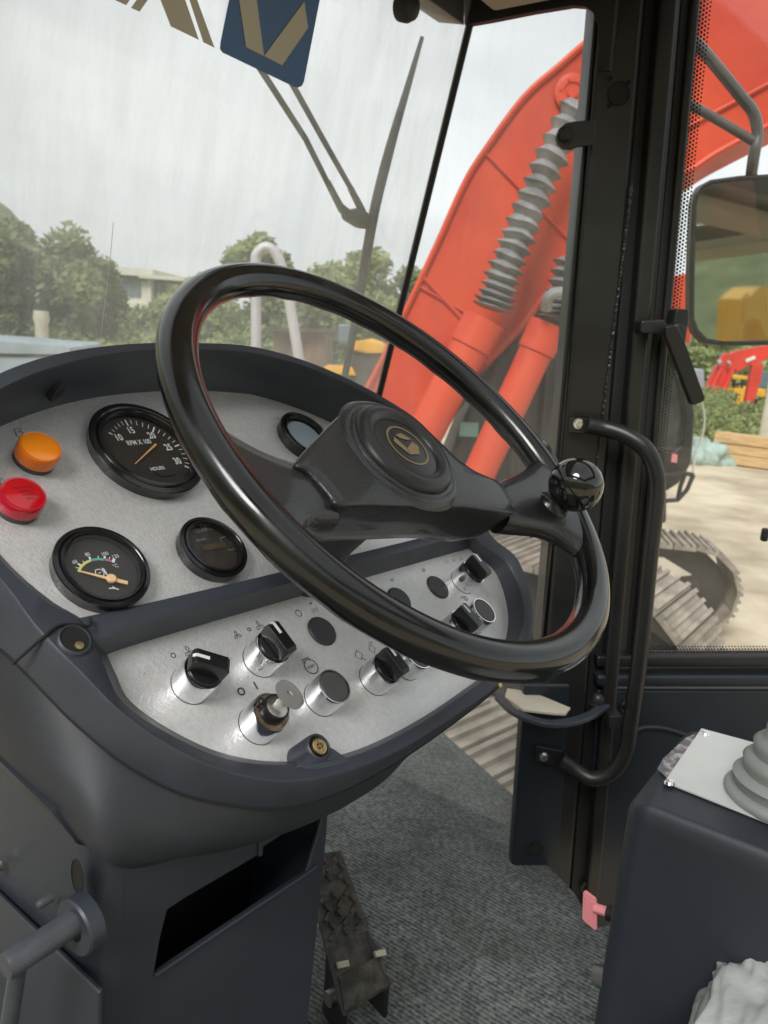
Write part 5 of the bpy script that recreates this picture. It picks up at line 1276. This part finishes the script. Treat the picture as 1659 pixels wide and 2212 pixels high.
# cream building
bd_ = thing('office_building', V((ony(310, 650, 75).x, 75, GZ)), 'cream flat-roofed building with dark glazing beyond the trees', 'building')
def bx_(x0, y0, x1, y1, d0, th, m_, nm, par=bd_, bev=0): 
    p = [Y(x0, y0, d0), Y(x1, y0 + (x1 - x0) * .07, d0), Y(x1, y1 + (x1 - x0) * .07, d0), Y(x0, y1, d0)]
    return MB().slab(p, V((0, th, 0))).go(nm, m_, par, bevel=bev)
wl_ = bx_(200, 600, 372, 740, 75, 12, M['bldg'], 'wall')
bx_(190, 572, 330, 588, 74, 14, M['bldg'], 'roof'); bx_(300, 592, 398, 600, 73, 12, M['bldg'], 'roof')
for k in range(6): bx_(222 + k * 14, 594, 234 + k * 14, 642, 74.9, .05, M['bglass'], 'window')
for k in range(2): bx_(328 + k * 17, 606, 342 + k * 17, 640, 74.9, .05, M['bglass'], 'window')
bx_(200, 648, 330, 660, 74, 1, M['bldg'], 'balcony'); bx_(318, 590, 326, 660, 73.8, 1, M['bldg'], 'column')
bx_(372, 620, 440, 740, 76, 10, M['bldg'], 'wall')
# pipe hoop
hp = MB().tube(crom([Y(552, 900, 7), Y(553, 700, 7), Y(552, 575, 7), Y(556, 548, 7), Y(575, 534, 7), Y(596, 548, 7), Y(612, 590, 7), Y(630, 680, 7), Y(648, 790, 7), Y(665, 900, 7)], 6), .046, 14).go('pipe_hoop', M['galv'], None, smooth=60)
tag(hp, 'pale bent pipe hoop standing beyond the front glass behind the wheel rim', 'pipe')
# pale stump post and grey load
sp_ = MB().lathe([(.12, 0), (.12, 1.9), (.15, 2.0), (.13, 2.15), (0, 2.15)], Matrix.Translation(V((ony(91, 740, 15).x, 15, GZ))), 14).go('wooden_post', M['post'], None)
tag(sp_, 'short pale post standing in front of the left trees', 'post')
tk_ = thing('grey_truck', V((ony(40, 800, 9.0).x, 9.0, GZ)), 'low truck body covered with a grey-blue tarpaulin outside the left of the glass', 'truck')
MB().slab([Y(x, y, 9.0) for x, y in ((-300, 715), (0, 736), (60, 742), (138, 746), (150, 752), (152, 766), (-300, 760))], V((-.3, 1.8, 0))).go('tarpaulin_cover', M['truck'], tk_, bevel=.04, seg=3)
MB().slab([Y(x, y, 9.05) for x, y in ((-300, 765), (135, 772), (128, 1010), (-300, 1010))], V((-.3, 1.7, 0))).go('truck_bed', M['truck'], tk_, bevel=.03)
# yellow machine low behind the wheel
ym = thing('yellow_loader', V((ony(790, 800, 13).x, 13, GZ)), 'yellow loader seen low between the wiper and the red boom', 'loader')
MB().slab([Y(x, y, 13) for x, y in ((758, 738), (800, 732), (830, 742), (836, 762), (790, 764), (758, 756))], V((0, 1.2, 0))).go('loader_body', M['yellow'], ym, bevel=.04)
MB().slab([Y(x, y, 13) for x, y in ((700, 790), (760, 792), (770, 812), (700, 806))], V((0, .6, 0))).go('loader_arm', M['yellow'], ym, bevel=.03)
MB().slab([Y(x, y, 13.1) for x, y in ((750, 764), (840, 764), (850, 900), (740, 900))], V((0, 1.2, 0))).go('chassis', M['machine'], ym, bevel=.03)
MB().slab([Y(x, y, 13) for x, y in ((730, 700), (762, 700), (762, 740), (730, 740))], V((0, .8, 0))).go('cab', M['bglass'], ym, bevel=.03)
sh = thing('brick_shed', V((ony(690, 790, 17).x, 17, GZ)), 'low rusty brown shed behind the pipe hoop', 'shed')
MB().slab([Y(x, y, 17) for x, y in ((590, 712), (700, 716), (706, 860), (590, 850))], V((0, 2, 0))).go('shed_wall', mat('rusty_wall', (.16, .1, .07), .9, var=.4, vscale=1), sh)
MB().slab([Y(x, y, 16.7) for x, y in ((584, 706), (706, 710), (706, 718), (584, 714))], V((0, 2.6, 0))).go('shed_roof', M['machine'], sh)

# ---- behind the camera, seen only in the mirror: wooded hillside
vs = []; fs = []; n1, n2 = 10, 40
for i in range(n1):
    for j in range(n2):
        az = rad(110 + 230 * j / (n2 - 1)); d = 40 + 14 * i
        h = 60 * math.sin(math.pi / 2 * i / (n1 - 1)) * (1 + .3 * noise.noise(V((j * .3, i * .3, 0)))) * math.sin(math.pi * j / (n2 - 1)) ** .5
        vs.append((math.sin(az) * d, math.cos(az) * d, GZ + max(0, h) - .05))
for i in range(n1 - 1):
    for j in range(n2 - 1): a = i * n2 + j; fs.append((a, a + 1, a + n2 + 1, a + n2))
mk('hillside', vs, fs, M['hill'], None, smooth=60, kind='structure')
